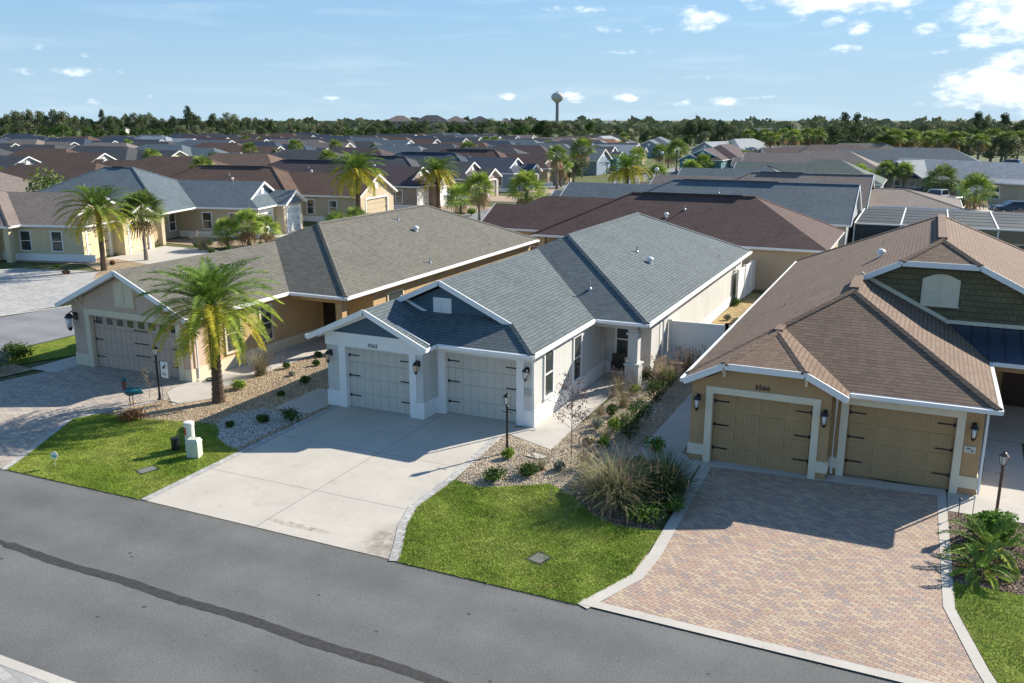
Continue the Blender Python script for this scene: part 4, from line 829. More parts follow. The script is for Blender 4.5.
spots = [(-57,165,90,'slate'),(-58,180,90,'dark'),(-60,195,90,'pale'),(-62,210,95,'navy'),(-90,150,-90,'dark'),(-91,165,-90,'mauve'),(-92,180,-90,'slate'),(-93,196,-90,'dark'),(-95,212,-90,'pale'),(-97,228,-90,'orange'),(-33,186,-60,'mauve'),(-40,172,0,'mauve'),(-52,228,-20,'pale'),(-70,240,10,'slate'),(-30,205,-80,'grey_tan'),(-92,248,0,'pale'),(-18,180,-90,'slate')]
for j, (x, y, th, rf) in enumerate(sorted(spots, key=lambda s: proj(s[0], s[1], 3)[0])):
    villa(f"{RN[rf]} roofed house, {ORD[j]} from left of those below the wood", (x, y), th, rf, ['teal','grey','beige','blue'][j % 4], 1, ['dutch','gable'][j % 2], lod=2, group='houses below the wood')

# garden walls, fences
def fence(label, pts, h, mat, postmat=None, cat='fence', name='vinyl_fence', th=.05, cap=False):
    a = pts[0]; t = thing(name, label, cat, (a[0], a[1], 0)); off = (a[0], a[1], 0); mb = MB(); pm = MB()
    for p, q in zip(pts, pts[1:]):
        n = max(1, round(math.hypot(q[0]-p[0], q[1]-p[1])/2.2))
        mb.bar((p[0],p[1],h/2+.02), (q[0],q[1],h/2+.02), th, h-.1)
        mb.bar((p[0],p[1],h-.02), (q[0],q[1],h-.02), th+.04, .1); mb.bar((p[0],p[1],.12), (q[0],q[1],.12), th+.04, .1)
        for i in range(n+1): x = p[0]+(q[0]-p[0])*i/n; y = p[1]+(q[1]-p[1])*i/n; pm = MB(); pm.box(x-.065,x+.065,y-.065,y+.065,0,h+.06); pm.box(x-.085,x+.085,y-.085,y+.085,h+.06,h+.1); obj('post', pm, postmat or mat, t, off)
    obj('panel', mb, mat, t, off); return t
fence('white vinyl fence panel between the blue-grey roofed house and the ochre house', [(-9.5,36.8),(-7.1,36.9),(-6.0,36.9)], 1.85, WHITE)
fence('short white vinyl privacy fence at the back corner of the blue-grey roofed house', [(-9.35,50.8),(-9.2,56.3)], 1.9, WHITE)
BLOCK = tiles('block_wall', pal((.30,.22,.17)), .4, .2, mortar_or_shadow=(.2,.15,.12), mw=.03, mh=.06, bump=.006)
t = thing('block_wall', 'brown block garden wall with white cap at the end of the side yard', 'wall', (-9.1,56.6,0)); mb = MB(); mb.box(0, 5.2, 0, .2, 0, 1.75); obj('block_panel', mb, BLOCK, t); mb = MB(); mb.box(-.03, 5.2, -.05, .25, 1.75, 1.85); obj('cap', mb, CREAM, t)

# pool cages
SCREEN = None
def screenmat():
    t = NT('dark_insect_screen', .8, .2); t.color((.035,.05,.065)); tr = t.n.new('ShaderNodeBsdfTransparent'); ms = t.n.new('ShaderNodeMixShader'); ms.inputs[0].default_value = .86
    t.l.new(tr.outputs[0], ms.inputs[1]); t.l.new(t.b.outputs[0], ms.inputs[2]); t.l.new(ms.outputs[0], t.n['Material Output'].inputs[0]); return t.m
SCREEN = screenmat()
def cage(label, x0, x1, y0, y1, z0, z1, frame=WHITE):
    t = thing('pool_cage', label, 'screen enclosure', ((x0+x1)/2, y0, 0)); off = ((x0+x1)/2, y0, 0); f = MB(); s = MB(); n = 4
    P = lambda i: x0+(x1-x0)*i/n
    for i in range(n+1):
        x = P(i); f.bar((x,y0,0),(x,y0,z0),.1,.1); f.bar((x,y0,z0),(x,y1,z1),.1,.1)
    f.bar((x0,y0,z0),(x1,y0,z0),.1,.1); f.bar((x0,y0,1.0),(x1,y0,1.0),.06,.06)
    f.bar((x0,y1,0),(x0,y1,z1),.1,.1); f.bar((x1,y1,0),(x1,y1,z1),.1,.1)
    cbm = MB()
    for j in range(1, 6): y = y0+(y1-y0)*j/6; cbm.bar((x0+.05,y,z0+(z1-z0)*j/6),(x1-.05,y,z0+(z1-z0)*j/6),.05,.05)
    obj('crossbar', cbm, plain('dark_bar',(.12,.15,.18),.5), t, off)
    obj('frame', f, frame, t, off)
    s.face([(x0,y0+.02,0),(x1,y0+.02,0),(x1,y0+.02,z0),(x0,y0+.02,z0)]); s.face([(x0,y0,z0),(x1,y0,z0),(x1,y1,z1),(x0,y1,z1)]); s.face([(x0+.02,y0,0),(x0+.02,y1,0),(x0+.02,y1,z1),(x0+.02,y0,z0)]); s.face([(x1-.02,y0,0),(x1-.02,y1,0),(x1-.02,y1,z1),(x1-.02,y0,z0)])
    obj('screen', s, SCREEN, t, off, fix=False); return t
cage('dark screened pool enclosure with white frame behind the ochre house roof', -4.9, 8.2, 73.5, 85.8, 2.5, 2.7)
cage('smaller black screened lanai between the slate roof and the white framed pool cage', -9.6, -5.2, 72.8, 80, 2.3, 2.6, BLACK)
mb = MB(); mb.box(-4.9, 8.2, 73.6, 85.8, 0, .06); o = obj('pool_deck', mb, WALKC); o['kind'] = 'structure'

# ------------------------------------------------------------------ plants
def frond(mb, base, az, el, L, droop, nl, ll, wd, mi, rnd, v=.35, fwd=.7):
    p = Vector(base); n = 9; pts = [p.copy()]; dirs = []
    for i in range(n):
        t = i/n; e = el-droop*t**1.25; d = Vector((math.cos(az)*math.cos(e), math.sin(az)*math.cos(e), math.sin(e))); dirs.append(d); p = p+d*L/n; pts.append(p.copy())
    w0 = .03*L/2.4
    for i in range(n):
        sd = dirs[i].cross(Vector((0,0,1))); sd = sd.normalized() if sd.length > .01 else Vector((1,0,0)); w = w0*(1-i/n*.8)
        mb.face([pts[i]-sd*w, pts[i]+sd*w, pts[i+1]+sd*w*.9, pts[i+1]-sd*w*.9], mi)
    for k in range(nl):
        t = .12+.88*(k+rnd.random()*.5)/nl; i = min(int(t*n), n-1); f = t*n-i; q = pts[i].lerp(pts[i+1], min(f, 1)); d = dirs[i]
        sd = d.cross(Vector((0,0,1))); sd = sd.normalized() if sd.length > .01 else Vector((1,0,0)); up = sd.cross(d).normalized()
        l = ll*(.45+.55*math.sin(math.pi*min(t*1.05, 1)**.8))*rnd.uniform(.85, 1.1)
        for s in (-1, 1):
            dd = (sd*s*rnd.uniform(.75,1)+d*fwd*rnd.uniform(.8,1.2)+up*v*rnd.uniform(.5,1.4)).normalized(); tip = q+dd*l+Vector((0,0,-l*.12)); mid = q+dd*l*.5
            mb.face([q-d*wd*.5, mid-d*wd, tip, mid+d*wd], mi)
def date_palm_mesh(h, rc, stiff=0, nf=44, nl=30, wd=.016, seed=1, yel=.35, trunk_r=.2, detail=True):
    rnd = random.Random(seed); mb = MB(); mats = [LF['palm'], LF['olive'], LF['yellow'], LF['dead']]
    for i in range(nf):
        u = (i+.5)/nf; az = i*2.39996+rnd.uniform(-.2,.2); el = R(82-112*u**.95)+rnd.uniform(-.1,.1); L = rc*(1.02 if u > .15 else .8)*rnd.uniform(.92,1.08)
        mi = 0 if u < .5 else (1 if u < 1-yel*.7 else 2)
        if mi == 1 and rnd.random() < yel*.6: mi = 2
        frond(mb, (math.cos(az)*.08, math.sin(az)*.08, h-.1*u), az, el, L, R(62-stiff+24*rnd.random()), nl, rc*.2, wd, mi, rnd)
    tr = MB(); pts = []; rad = []; n = 16 if detail else 4
    for i in range(n+1): t = i/n; pts.append((0,0,h*t)); rad.append(trunk_r*(1.25-.35*min(t*4,1)+.18*max(0,t-.8)*5))
    tr.tube(pts, rad, 12 if detail else 7)
    if detail:
        for r in range(int(h/.1)):
            for k in range(9):
                a = (k+.5*(r % 2))/9*2*math.pi; z = r*.1+.05; rr_ = trunk_r*(1.25-.35*min(z/h*4,1)+.18*max(0,z/h-.8)*5); c, s_ = math.cos(a), math.sin(a); w = .045
                tr.face([(c*rr_-s_*w, s_*rr_+c*w, z),(c*rr_+s_*w, s_*rr_-c*w, z),(c*(rr_+.05), s_*(rr_+.05), z+.1)])
    return mb, mats, tr
def date_palm(label, loc, h, rc, **k):
    mb, mats, tr = date_palm_mesh(h, rc, **k); t = thing('feather_palm', label, 'palm tree', (loc[0], loc[1], 0)); obj('crown', mb, mats, t, fix=False, uv=False); obj('trunk', tr, BARK, t, fix=False, uv=False); return t
def fan_palm_mesh(h, rc, nf=34, seg=15, seed=1, bright=.3, dead=3, trunk_r=.14, detail=True):
    rnd = random.Random(seed); mb = MB(); mats = [LF['sabal'], LF['sabaly'], LF['dead']]
    for i in range(nf+dead):
        isd = i >= nf; u = (i+.5)/nf if not isd else 1; az = i*2.39996+rnd.uniform(-.25,.25); el = R(80-105*u)+rnd.uniform(-.15,.15) if not isd else R(rnd.uniform(-75,-50)); mi = 2 if isd else (1 if rnd.random() < bright else 0)
        d = Vector((math.cos(az)*math.cos(el), math.sin(az)*math.cos(el), math.sin(el))); b = Vector((0,0,h)); pl = rc*rnd.uniform(.42,.55); hub = b+d*pl+Vector((0,0,-.06*pl))
        sd = d.cross(Vector((0,0,1))).normalized() if abs(d.z) < .99 else Vector((1,0,0)); mb.face([b-sd*.015, b+sd*.015, hub+sd*.012, hub-sd*.012], mi); up = sd.cross(d).normalized()
        tw = rnd.uniform(-.6,.6); sd2 = sd*math.cos(tw)+up*math.sin(tw)
        bl = rc*rnd.uniform(.5,.62)
        for k in range(seg):
            a = R(-118+236*(k+.5)/seg); da = R(236/seg*.36); l = bl*(1-.16*abs(a)/2)*rnd.uniform(.93,1.05)
            f = lambda an: d*math.cos(an)+sd2*math.sin(an)
            m1 = hub+f(a-da)*l*.55; m2 = hub+f(a+da)*l*.55; tip = hub+f(a)*l+Vector((0,0,-l*(.28 if not isd else .45))); mb.face([hub, m1, tip, m2], mi)
    tr = MB(); n = 8; tr.tube([(0.03*math.sin(i), .02*math.cos(i*1.3), h*i/n) for i in range(n+1)], [trunk_r*(1.15 if i < 2 else (.9 if i < n-1 else 1.35)) for i in range(n+1)], 9)
    return mb, mats, tr
def fan_palm(label, loc, h, rc, **k):
    mb, mats, tr = fan_palm_mesh(h, rc, **k); t = thing('fan_palm', label, 'palm tree', (loc[0], loc[1], 0)); obj('crown', mb, mats, t, fix=False, uv=False); obj('trunk', tr, BARKG, t, fix=False, uv=False); return t
def leafball(mb, c, rx, ry, rz, n, sz, rnd, mi=0, shell=.45, asp=.55):
    for _ in range(n):
        while True:
            v = Vector((rnd.uniform(-1,1), rnd.uniform(-1,1), rnd.uniform(-1,1)))
            if shell < v.length <= 1: break
        p = Vector((c[0]+v.x*rx, c[1]+v.y*ry, c[2]+v.z*rz)); s = sz*rnd.uniform(.6,1.35)
        nrm = (v+Vector((rnd.gauss(0,.6), rnd.gauss(0,.6), rnd.gauss(0,.6)+.25))).normalized(); a = nrm.orthogonal().normalized(); a = Matrix.Rotation(rnd.uniform(0,6.28), 3, nrm) @ a; b = nrm.cross(a)
        mb.face([p-a*s, p-b*s*asp, p+a*s, p+b*s*asp], mi)
def shrub(label, loc, w, h, mat, n=420, sz=.045, seed=0, cat='shrub', name='shrub', lobes=5, group=None, stems=True, mats=None):
    rnd = random.Random(seed+77); mb = MB()
    for i in range(lobes):
        a = rnd.uniform(0, 6.28); q = rnd.uniform(0, .5)*w/2; leafball(mb, (math.cos(a)*q, math.sin(a)*q, h*rnd.uniform(.38,.6)), w*rnd.uniform(.26,.36), w*rnd.uniform(.26,.36), h*rnd.uniform(.3,.42), n//lobes, sz, rnd, 0, .3)
    t = thing(name, label, cat, (loc[0], loc[1], 0), 0, group); obj('foliage', mb, mat, t, fix=False, uv=False)
    if stems:
        s = MB()
        for i in range(5): a = i*1.3; s.tube([(0,0,0),(math.cos(a)*w*.1, math.sin(a)*w*.1, h*.3),(math.cos(a)*w*.25, math.sin(a)*w*.25, h*.65)], [.015,.012,.006], 5)
        obj('stem', s, BARK, t, fix=False, uv=False)
    return t
def grass_clump(label, loc, r, h, n=260, seed=0, mats=None, wd=.006, plumes=0, name='ornamental_grass', group=None, lean=1., spread=.9):
    rnd = random.Random(seed+5); mb = MB(); mats = mats or [LF['reed'], LF['straw']]
    for i in range(n):
        az = rnd.uniform(0, 6.28); e0 = R(rnd.uniform(88-40*spread, 88)); L = h*rnd.uniform(.75,1.35); dr = R(rnd.uniform(20, 85))*lean; p = Vector((rnd.gauss(0,r*.16), rnd.gauss(0,r*.16), 0)); mi = 1 if rnd.random() < .35 else 0; k = 5
        for j in range(k):
            e = e0-dr*(j/k)**1.3; d = Vector((math.cos(az)*math.cos(e), math.sin(az)*math.cos(e), math.sin(e))); q = p+d*L/k; sd = Vector((-math.sin(az), math.cos(az), 0)); w = wd*(1-j/k*.7); w2 = wd*(1-(j+1)/k*.85)
            mb.face([p-sd*w, p+sd*w, q+sd*w2, q-sd*w2], mi); p = q
        if i < plumes:
            for j in range(7): s = .035; v = Vector((rnd.gauss(0,.02), rnd.gauss(0,.02), rnd.uniform(-.12,.14))); mb.face([p+v, p+v+Vector((s,.01,.02)), p+v+Vector((.01,s*.5,.06))], 2)
    t = thing(name, label, 'grass plant', (loc[0], loc[1], 0), 0, group); t['kind'] = 'thing'; obj('blades', mb, mats+[LF['plum']], t, fix=False, uv=False); return t
import numpy as np
# near planting
date_palm('large shaggy feather palm in the gravel bed before the taupe house', (-23.34,24.24), 3.75, 2.45, nf=74, nl=56, wd=.022, seed=3, yel=.24, stiff=12, trunk_r=.2)
date_palm('feather palm with slim brown trunk at the corner of the yellow house', (-51.8,43.9), 4.3, 2.75, nf=60, nl=28, wd=.038, seed=5, yel=.3, trunk_r=.2, detail=False)
date_palm('tall feather palm with golden lower fronds before the brown roofed beige house', (-51.0,74.0), 5.4, 3.1, nf=60, nl=24, wd=.055, seed=8, yel=.55, trunk_r=.26, detail=False)
date_palm('low feather palm with golden drooping fronds in front of the plum brown roof', (-52.5,92.6), 4.3, 2.9, nf=56, nl=22, wd=.06, seed=9, yel=.5, trunk_r=.28, detail=False)
date_palm('bright yellow-green feather palm standing alone behind the pale slate roof, beside the street', (-42.5,134), 2.9, 3.9, nf=56, nl=22, wd=.085, seed=12, yel=.6, trunk_r=.4, detail=False)
fan_palm('fan palm with grey trunk before the yellow house garages', (-52.8,48.6), 3.7, 1.95, nf=46, seed=2, bright=.15, dead=6)
for j, (x, y, h, r, lab) in enumerate([(-50.4,57.2,1.7,1.3,'taller bushy fan palm in the clump by the blue-gabled house'), (-50.0,58.9,1.3,1.15,'lower right fan palm in the clump by the blue-gabled house'), (-51.8,56.2,1.2,1.1,'lower left fan palm in the clump by the blue-gabled house')]):
    fan_palm(lab, (x, y), h+.2, r*1.25, nf=38, seed=20+j, bright=.6, dead=5)
fan_palm('fan palm with dark slim trunk right of the plum roofed house', (-41.7,82), 3.5, 2.1, nf=38, seed=31, bright=.8, dead=5)
fan_palm('bright fan palm over the left end of the dark red brown roof', (-31.6,71.2), 4.4, 2.1, nf=40, seed=32, bright=.9, dead=6, trunk_r=.13)
fan_palm('short bushy bright fan palm just below the low feather palm', (-47.6,89), 1.6, 2.2, nf=34, seed=33, bright=.9, dead=2)
shrub('yellow-green bush at the foot of the short bright fan palm', (-45.2,87.0), 1.6, 1.0, LF['bright'], 300, .12, 40)
fan_palm('short fan palm clump in front of the brown roofed beige house', (-49.0,70.6), 1.0, 1.6, nf=30, seed=34, bright=.7, dead=0)
fan_palm('second short fan palm left of the tall feather palm trunk', (-51.2,70.4), .8, 1.3, nf=26, seed=35, bright=.7, dead=0)
for (bx, by, hp, r, lab, br) in [(582,177,5.0,2.2,'dark fan palm with leaning trunk by the street with the dark car',.1),(547,182,3.1,1.6,'left of the two slim fan palms beside the small tan house',.3),(561,187,3.1,1.6,'right of the two slim fan palms beside the small tan house',.35),
        (508,180,3.0,1.3,'slim fan palm left of the blue-grey house entry',.6),(637,172,3.2,1.8,'yellowish fan palm near the globe street lamp',.8),(676,172,4.3,2.2,'tall dark fan palm right of the globe street lamp',.1),(659,170,3.6,1.8,'dark fan palm just behind the globe street lamp',.1),
        (742,170,1.6,2.6,'round dense dark green palm between the plum and pale blue roofs',.05),(716,170,1.8,1.9,'loose bright palm in front of the pale blue roof',.6),(548,160,3.6,1.5,'small round palm in front of the pale roof, upper middle',.3),(533,170,2.2,1.4,'small yellow palm over the red-brown roof',.9),
        (620,160,3.2,1.6,'fan palm beside the street behind the parked dark car',.1),(657,182,1.2,1.8,'low bushy palm at the street bend',.2),(690,176,1.2,1.9,'broad low green palm before the plum roof',.3),(490,176,3.2,1.5,'fan palm in front of the dark gable, centre background',.1),
        (939,201,2.7,2.0,'thick fan palm in front of the white pickup',.25),(974,209,2.2,2.0,'thick fan palm right of the white pickup',.3),(902,198,3.6,1.25,'slim fan palm against the navy gable',.5),(884,198,3.4,1.6,'bright fan palm left of the navy gable',.6),(857,190,2.2,1.7,'bright bushy palm above the tan roof, left of the pair',.8),(868,190,1.9,1.2,'yellow bushy palm beside the bright bushy palm',.9),(596,168,3.2,1.7,'fan palm just left of the parked dark car street lamp',.2),(668,168,3.0,1.8,'bushy palm between the tall dark palm and the globe street lamp',.5),(703,175,2.2,1.9,'low palm right of the plum roof gable',.4),(462,166,3.4,1.6,'small dark palm among the roofs left of centre',.2),(575,176,2.6,1.7,'bushy palm right of the small tan house',.6),(728,160,2.6,2.0,'bushy palm behind the pale blue roof',.3)]:
    fan_palm(lab, at(bx, by), hp, r*1.28, nf=34, seg=11, seed=int(bx), bright=br, dead=3, trunk_r=.2 if by > 190 else .17)
shrub('big round clump of dark glossy palm leaves behind the tan roof, far left', (-74.5,57.6), 5.8, 6.6, LF['sabal'], 1500, .22, 50, cat='palm clump', name='palm_clump', lobes=7)

sh = [(239,389,.75,.45,'bright','yellow-green young bush beside the big palm in the gravel bed'),(286,369,.45,.32,'hedge','small round shrub nearest the taupe house walk, left of a row'),(292,376,.35,.25,'grey','tiny grey-green shrub in the gravel between two rounder ones'),
 (305,384,.5,.38,'hedge','dark round shrub at the edge of the shaded gravel'),(317,366,.45,.34,'hedge','small shrub close to the amber wall lamp pier'),(318,357,.4,.3,'hedge','small dark shrub against the pier, farthest back'),(281,396,.35,.22,'hedge','small low shrub in the shaded part of the river gravel'),
 (231,427,.4,.26,'hedge','low shrub at the left edge of the white gravel'),(262,423,.6,.38,'hedge','mid sized dark shrub in the white gravel by the driveway'),(291,422,.8,.6,'hedge','largest dark shrub in the white gravel by the driveway'),(496,480,1.0,.4,'hedge','dark spreading groundcover left of the lamp post bed'),(530,476,.95,.42,'hedge','dark spreading groundcover right in the lamp post bed'),
 (597,430,.6,.5,'grey','grey-green tufted shrub beside the long walk'),(613,432,.7,.6,'bright','bright lime green shrub in the bed between the houses'),(611,417,.6,.55,'hedge','mid green shrub behind the lime green shrub'),(629,440,1.25,1.0,'hedge','rounded dark shrub at the near end of the hedge row'),(637,424,1.5,1.15,'hedge','biggest dark green shrub in the hedge row'),(656,402,1.2,.95,'hedge','dark green shrub at the far end of the hedge row'),
 (633,394,.6,.45,'bright','small light green shrub near the porch column'),(645,522,1.3,.6,'green2','low bright leafed shrub in front of the fountain grass'),(618,505,.8,.4,'hedge','dark low shrub under the fountain grass'),(560,470,.5,.35,'grey','grey-green tuft beside the bare young tree'),(132,421,1.1,.5,'rust','brownish low bush at the feet of the teal bird'),(508,458,.5,.4,'bright','light green tuft around the base of the middle lamp post'),
 (670,360,.7,.45,'grey','grey bush against the white vinyl fence'),(727,320,.6,.35,'grey','dry shrub in the straw side yard'),(735,305,.8,.5,'hedge','green shrub at the far end of the straw side yard')]
for j, (px, py, w, h, mt, lab) in enumerate(sh): shrub(lab, at(px, py), w, h, LF[mt], int(420*w+180), .04 if mt != 'bright' else .045, j)
for j, (px, py, w, h, mt, lab) in enumerate([(37,258,.5,.4,'rust','reddish small shrub in the sandy bed of the yellow house, left'),(113,265,.5,.4,'rust','reddish small shrub below the feather palm of the yellow house'),(58,268,.4,.3,'bright','tiny green plant in the sandy bed of the yellow house'),(66,274,.6,.3,'rust','low rusty tuft in the sandy bed'),(197,248,.9,.6,'hedge','round shrub by the entry of the blue-gabled house, left'),(210,246,1.0,.7,'hedge','round shrub under the window of the blue-gabled house'),(211,255,.9,.6,'hedge','round shrub nearest the camera by the blue-gabled house'),(262,248,.8,.6,'hedge','small round shrub beside the palm clump'),(228,252,1.0,.7,'hedge','shrub left of the palm clump by the blue-gabled house')]):
    shrub(lab, at(px, py), w, h, LF[mt], 260, .06, 90+j)
shrub('grey-green bushy hedge clump beside the left paver driveway', (-34.9,23.3), 2.1, 1.1, LF['grey'], 2200, .05, 61, lobes=8)
shrub('second grey-green clump nearer the grass strip, far left', (-35.6,25.0), 1.8, .9, LF['hedge'], 1600, .05, 62, lobes=7)
for j, (px, py, r, h, n, pl, lab) in enumerate([(261,375,.6,1.05,420,40,'tall tan and green grass clump beside the taupe house walk'),(623,407,.5,.75,240,30,'straw coloured grass clump in the bed between the houses'),(618,394,.5,.8,240,40,'straw coloured grass clump nearest the porch'),(664,385,.8,1.1,420,70,'large feathery straw grass beside the porch bench'),(688,372,.6,.9,260,60,'feathery pink-tan grass against the white fence'),
     (597,425,.3,.5,120,8,'small upright grass tuft by the walk'),(541,470,.3,.45,120,6,'small upright grass tuft in the lamp post bed'),(585,468,.5,.7,220,30,'mid sized grass clump between young tree and fountain grass'),(690,340,.5,.7,200,30,'dry grass clump behind the fence corner')]):
    grass_clump(lab, at(px, py), r, h, n, j, plumes=pl)
for j, (px, py, w, h, mt) in enumerate([(640,470,.7,.55,'hedge'),(655,452,.8,.6,'green2'),(646,380,.8,.6,'hedge'),(672,512,.8,.5,'green2'),(600,500,.7,.4,'hedge'),(604,447,.5,.4,'green2'),(588,445,.5,.35,'straw'),(668,385,.9,.8,'green2')]):
    shrub(['dark shrub behind the dark fountain grass','fresh green shrub beyond the fountain grasses','dark shrub nearest the porch bench','fresh green shrub at the paver driveway edge','low dark shrub on the lawn side of the fountain grass','fresh green tuft between young tree and lime shrub','dry tan tuft right of the young tree','tall fresh green shrub under the straw grass by the bench'][j], at(px, py), w, h, LF[mt], int(700*w), .045, 200+j)
grass_clump('biggest fountain grass, a wide pale spray of arching blades at the lawn edge', at(614,503), 1.3, 1.4, 1500, 50, mats=[LF['fount'], LF['straw']], plumes=70, wd=.0095, lean=1.25, spread=1.5)
grass_clump('darker green fountain grass right of the biggest one, beside the paver driveway', at(660,500), 1.1, 1.25, 2200, 51, mats=[LF['hedge'], LF['reed']], plumes=10, wd=.009, lean=1.15, spread=1.3)
grass_clump('tan grass clump in front of the blue-gabled house entry', at(203,250), .8, 1.3, 200, 60, mats=[LF['straw'], LF['straw']], wd=.02)
# young bare tree
def twig_tree(label, loc, h, seed, mat, n=260, trunk=.018, spread=.42, leaf=.035):
    rnd = random.Random(seed); tr = MB(); lf = MB(); t = thing('young_tree', label, 'tree', (loc[0], loc[1], 0)); tr.tube([(0,0,0),(.01,.01,h*.35),(0,.02,h*.6),(0,0,h)], [trunk, trunk*.8, trunk*.6, .004], 6)
    for i in range(26):
        z = h*(.38+.6*i/26); a = rnd.uniform(0, 6.28); L = h*spread*(1-.5*abs(i/26-.35))*rnd.uniform(.6,1); e = (math.cos(a)*L*.8, math.sin(a)*L*.8, z+L*.55); md = (math.cos(a)*L*.35, math.sin(a)*L*.35, z+L*.2); tr.tube([(0,0,z), md, e], [.008,.006,.003], 4)
        for _ in range(n//26):
            f = rnd.random(); p = Vector(md).lerp(Vector(e), f)+Vector((rnd.gauss(0,.06), rnd.gauss(0,.06), rnd.gauss(0,.06))); s = leaf*rnd.uniform(.6,1.2); a2 = Vector((rnd.gauss(0,1), rnd.gauss(0,1), rnd.gauss(0,1))).normalized(); b2 = a2.orthogonal().normalized(); lf.face([p-a2*s, p-b2*s*.5, p+a2*s, p+b2*s*.5])
    obj('trunk', tr, BARKG, t, fix=False, uv=False); obj('foliage', lf, mat, t, fix=False, uv=False); return t
twig_tree('thin young tree with sparse purplish leaves between the walk and the lawn', at(571,457), 2.35, 3, LF['plum'], 900)
twig_tree('spindly sapling with a few yellow leaves beside the left lamp post', at(150,398), 1.15, 4, LF['yellow'], 60, .01, .5)
# right-hand bed
shrub('spiky dark green juniper like bush under the right lamp post', at(992,540), 1.3, .8, LF['green2'], 2200, .06, 70, lobes=8)
shrub('grey-blue low bush beside the small cycad', at(1008,566), .6, .4, LF['grey'], 500, .04, 71)
def cycad(label, loc, h, rc, seed): return date_palm(label, loc, h, rc, nf=20, nl=34, wd=.02, seed=seed, yel=.25, trunk_r=.07, detail=False)
cycad('small bright green feather leaved cycad in the bark mulch bed at right', at(988,558), .3, 1.15, 14); cycad('smaller cycad nearest the lawn in the bark mulch bed at right', at(979,577), .2, .8, 15)

# ------------------------------------------------------------------ small things in the front yards
def lamp_post(label, loc, h, capm=BLACK, polem=BLACK):
    t = thing('lamp_post', label, 'lamp post', (loc[0], loc[1], 0)); mb = MB(); k = h-.42
    mb.lathe([(.09,0),(.09,.05),(.055,.09),(.045,.3),(.038,.34),(.036,k-.06),(.05,k-.05),(.05,k-.02),(.03,k)], 0, 0, 12); mb.bar((-.17,0,k*.86),(.17,0,k*.86),.02,.02); obj('pole', mb, polem, t, smooth=False)
    mb = MB(); mb.lathe([(.035,k),(.075,k+.03),(.08,k+.045)], 0, 0, 6); mb.lathe([(.135,k+.275),(.10,k+.31),(.05,k+.36),(.03,k+.37),(.028,k+.39),(.012,k+.42)], 0, 0, 6)
    for a in range(6): c, s = math.cos(a*math.pi/3), math.sin(a*math.pi/3); mb.bar((c*.078,s*.078,k+.04),(c*.118,s*.118,k+.28),.012,.012)
    l = obj('lantern', mb, capm, t); mb = MB(); mb.lathe([(.07,k+.045),(.108,k+.275)], 0, 0, 6); obj('glass', mb, LAMPGLASS, l); return t
lamp_post('black lamp post with a small white flag beside it', (-25.54,23.5), 2.15)
lamp_post('slim black lamp post beside the plain concrete driveway', (-11.3,24.03), 2.02)
COPPER = plain('copper_brown_metal', (.14,.07,.05), .45, .2, spec=.5)
lamp_post('copper capped lamp post right of the ochre house garages', (2.5,25.07), 1.95, COPPER, COPPER)
t = thing('garden_flag', 'small white garden flag with a dark bird, beside a lamp post', 'flag', (-25.18,23.5,0)); mb = MB(); mb.tube([(-.2,0,0),(-.2,0,1.56),(.2,0,1.58)], .01, 6); obj('pole', mb, BLACK, t)
mb = MB(); n = 8
for i in range(n):
    f = lambda k: (-.17+.34*k/n, .02*math.sin(k*1.2)); (xa, ya), (xb, yb) = f(i), f(i+1); mb.solid([(xa,ya,.92),(xb,yb,.92),(xb,yb+.004,.92),(xa,ya+.004,.92)], [(xa,ya,1.54),(xb,yb,1.54),(xb,yb+.004,1.54),(xa,ya+.004,1.54)])
cl = obj('cloth', mb, WHITE, t); mb = MB(); mb.ngable([(-.05,1.30),(.0,1.26),(.07,1.34),(.1,1.44),(.05,1.42),(.02,1.38),(-.03,1.36)], -.035, -.03); mb.box(-.08,.08,-.035,-.03,1.08,1.1); mb.box(-.06,.09,-.035,-.03,1.03,1.045); obj('bird_emblem', mb, BLACK, cl)
# pelican sculpture
TEAL = plain('teal_paint', (.015,.13,.15), .45, .25, 12); RUST = plain('rust_paint', (.20,.075,.045), .6, .2)
t = thing('bird_sculpture', 'painted teal pelican garden sculpture standing at the corner of the left lawn', 'sculpture', (-25.95,22.5,0), R(-5)); t.scale = (1.35,1.35,1.2); mb = MB()
mb.tube([(.52,0,.50),(.36,0,.50),(.18,0,.50),(.02,0,.47),(-.12,0,.45),(-.18,0,.46)], [.015,.055,.12,.145,.10,.03], 12); obj('body', mb, TEAL, t, smooth=True)
mb = MB(); mb.tube([(-.12,0,.47),(-.2,0,.55),(-.17,0,.68),(-.15,0,.76)], [.075,.05,.04,.045], 10); nk = obj('neck', mb, RUST, t, smooth=True)
mb = MB(); mb.tube([(-.08,0,.80),(-.13,0,.83),(-.2,0,.82),(-.25,0,.79)], [.02,.06,.055,.03], 10); hd = obj('head', mb, TEAL, t, smooth=True)
mb = MB(); mb.tube([(-.22,0,.80),(-.25,0,.68),(-.255,0,.56),(-.245,0,.45)], [.035,.035,.03,.012], 8); obj('beak', mb, RUST, hd, smooth=True)
mb = MB(); mb.tube([(.04,.05,.36),(.05,.05,0)], .013, 6); mb.tube([(.04,-.05,.36),(.05,-.05,0)], .013, 6); obj('leg', mb, RUST, t)
for s in (-1, 1): mb = MB(); mb.tube([(.5,s*.05,.50),(.3,s*.1,.53),(.1,s*.13,.52),(0,s*.1,.5)], [.01,.05,.07,.02], 8); obj('wing', mb, TEAL, t, smooth=True)
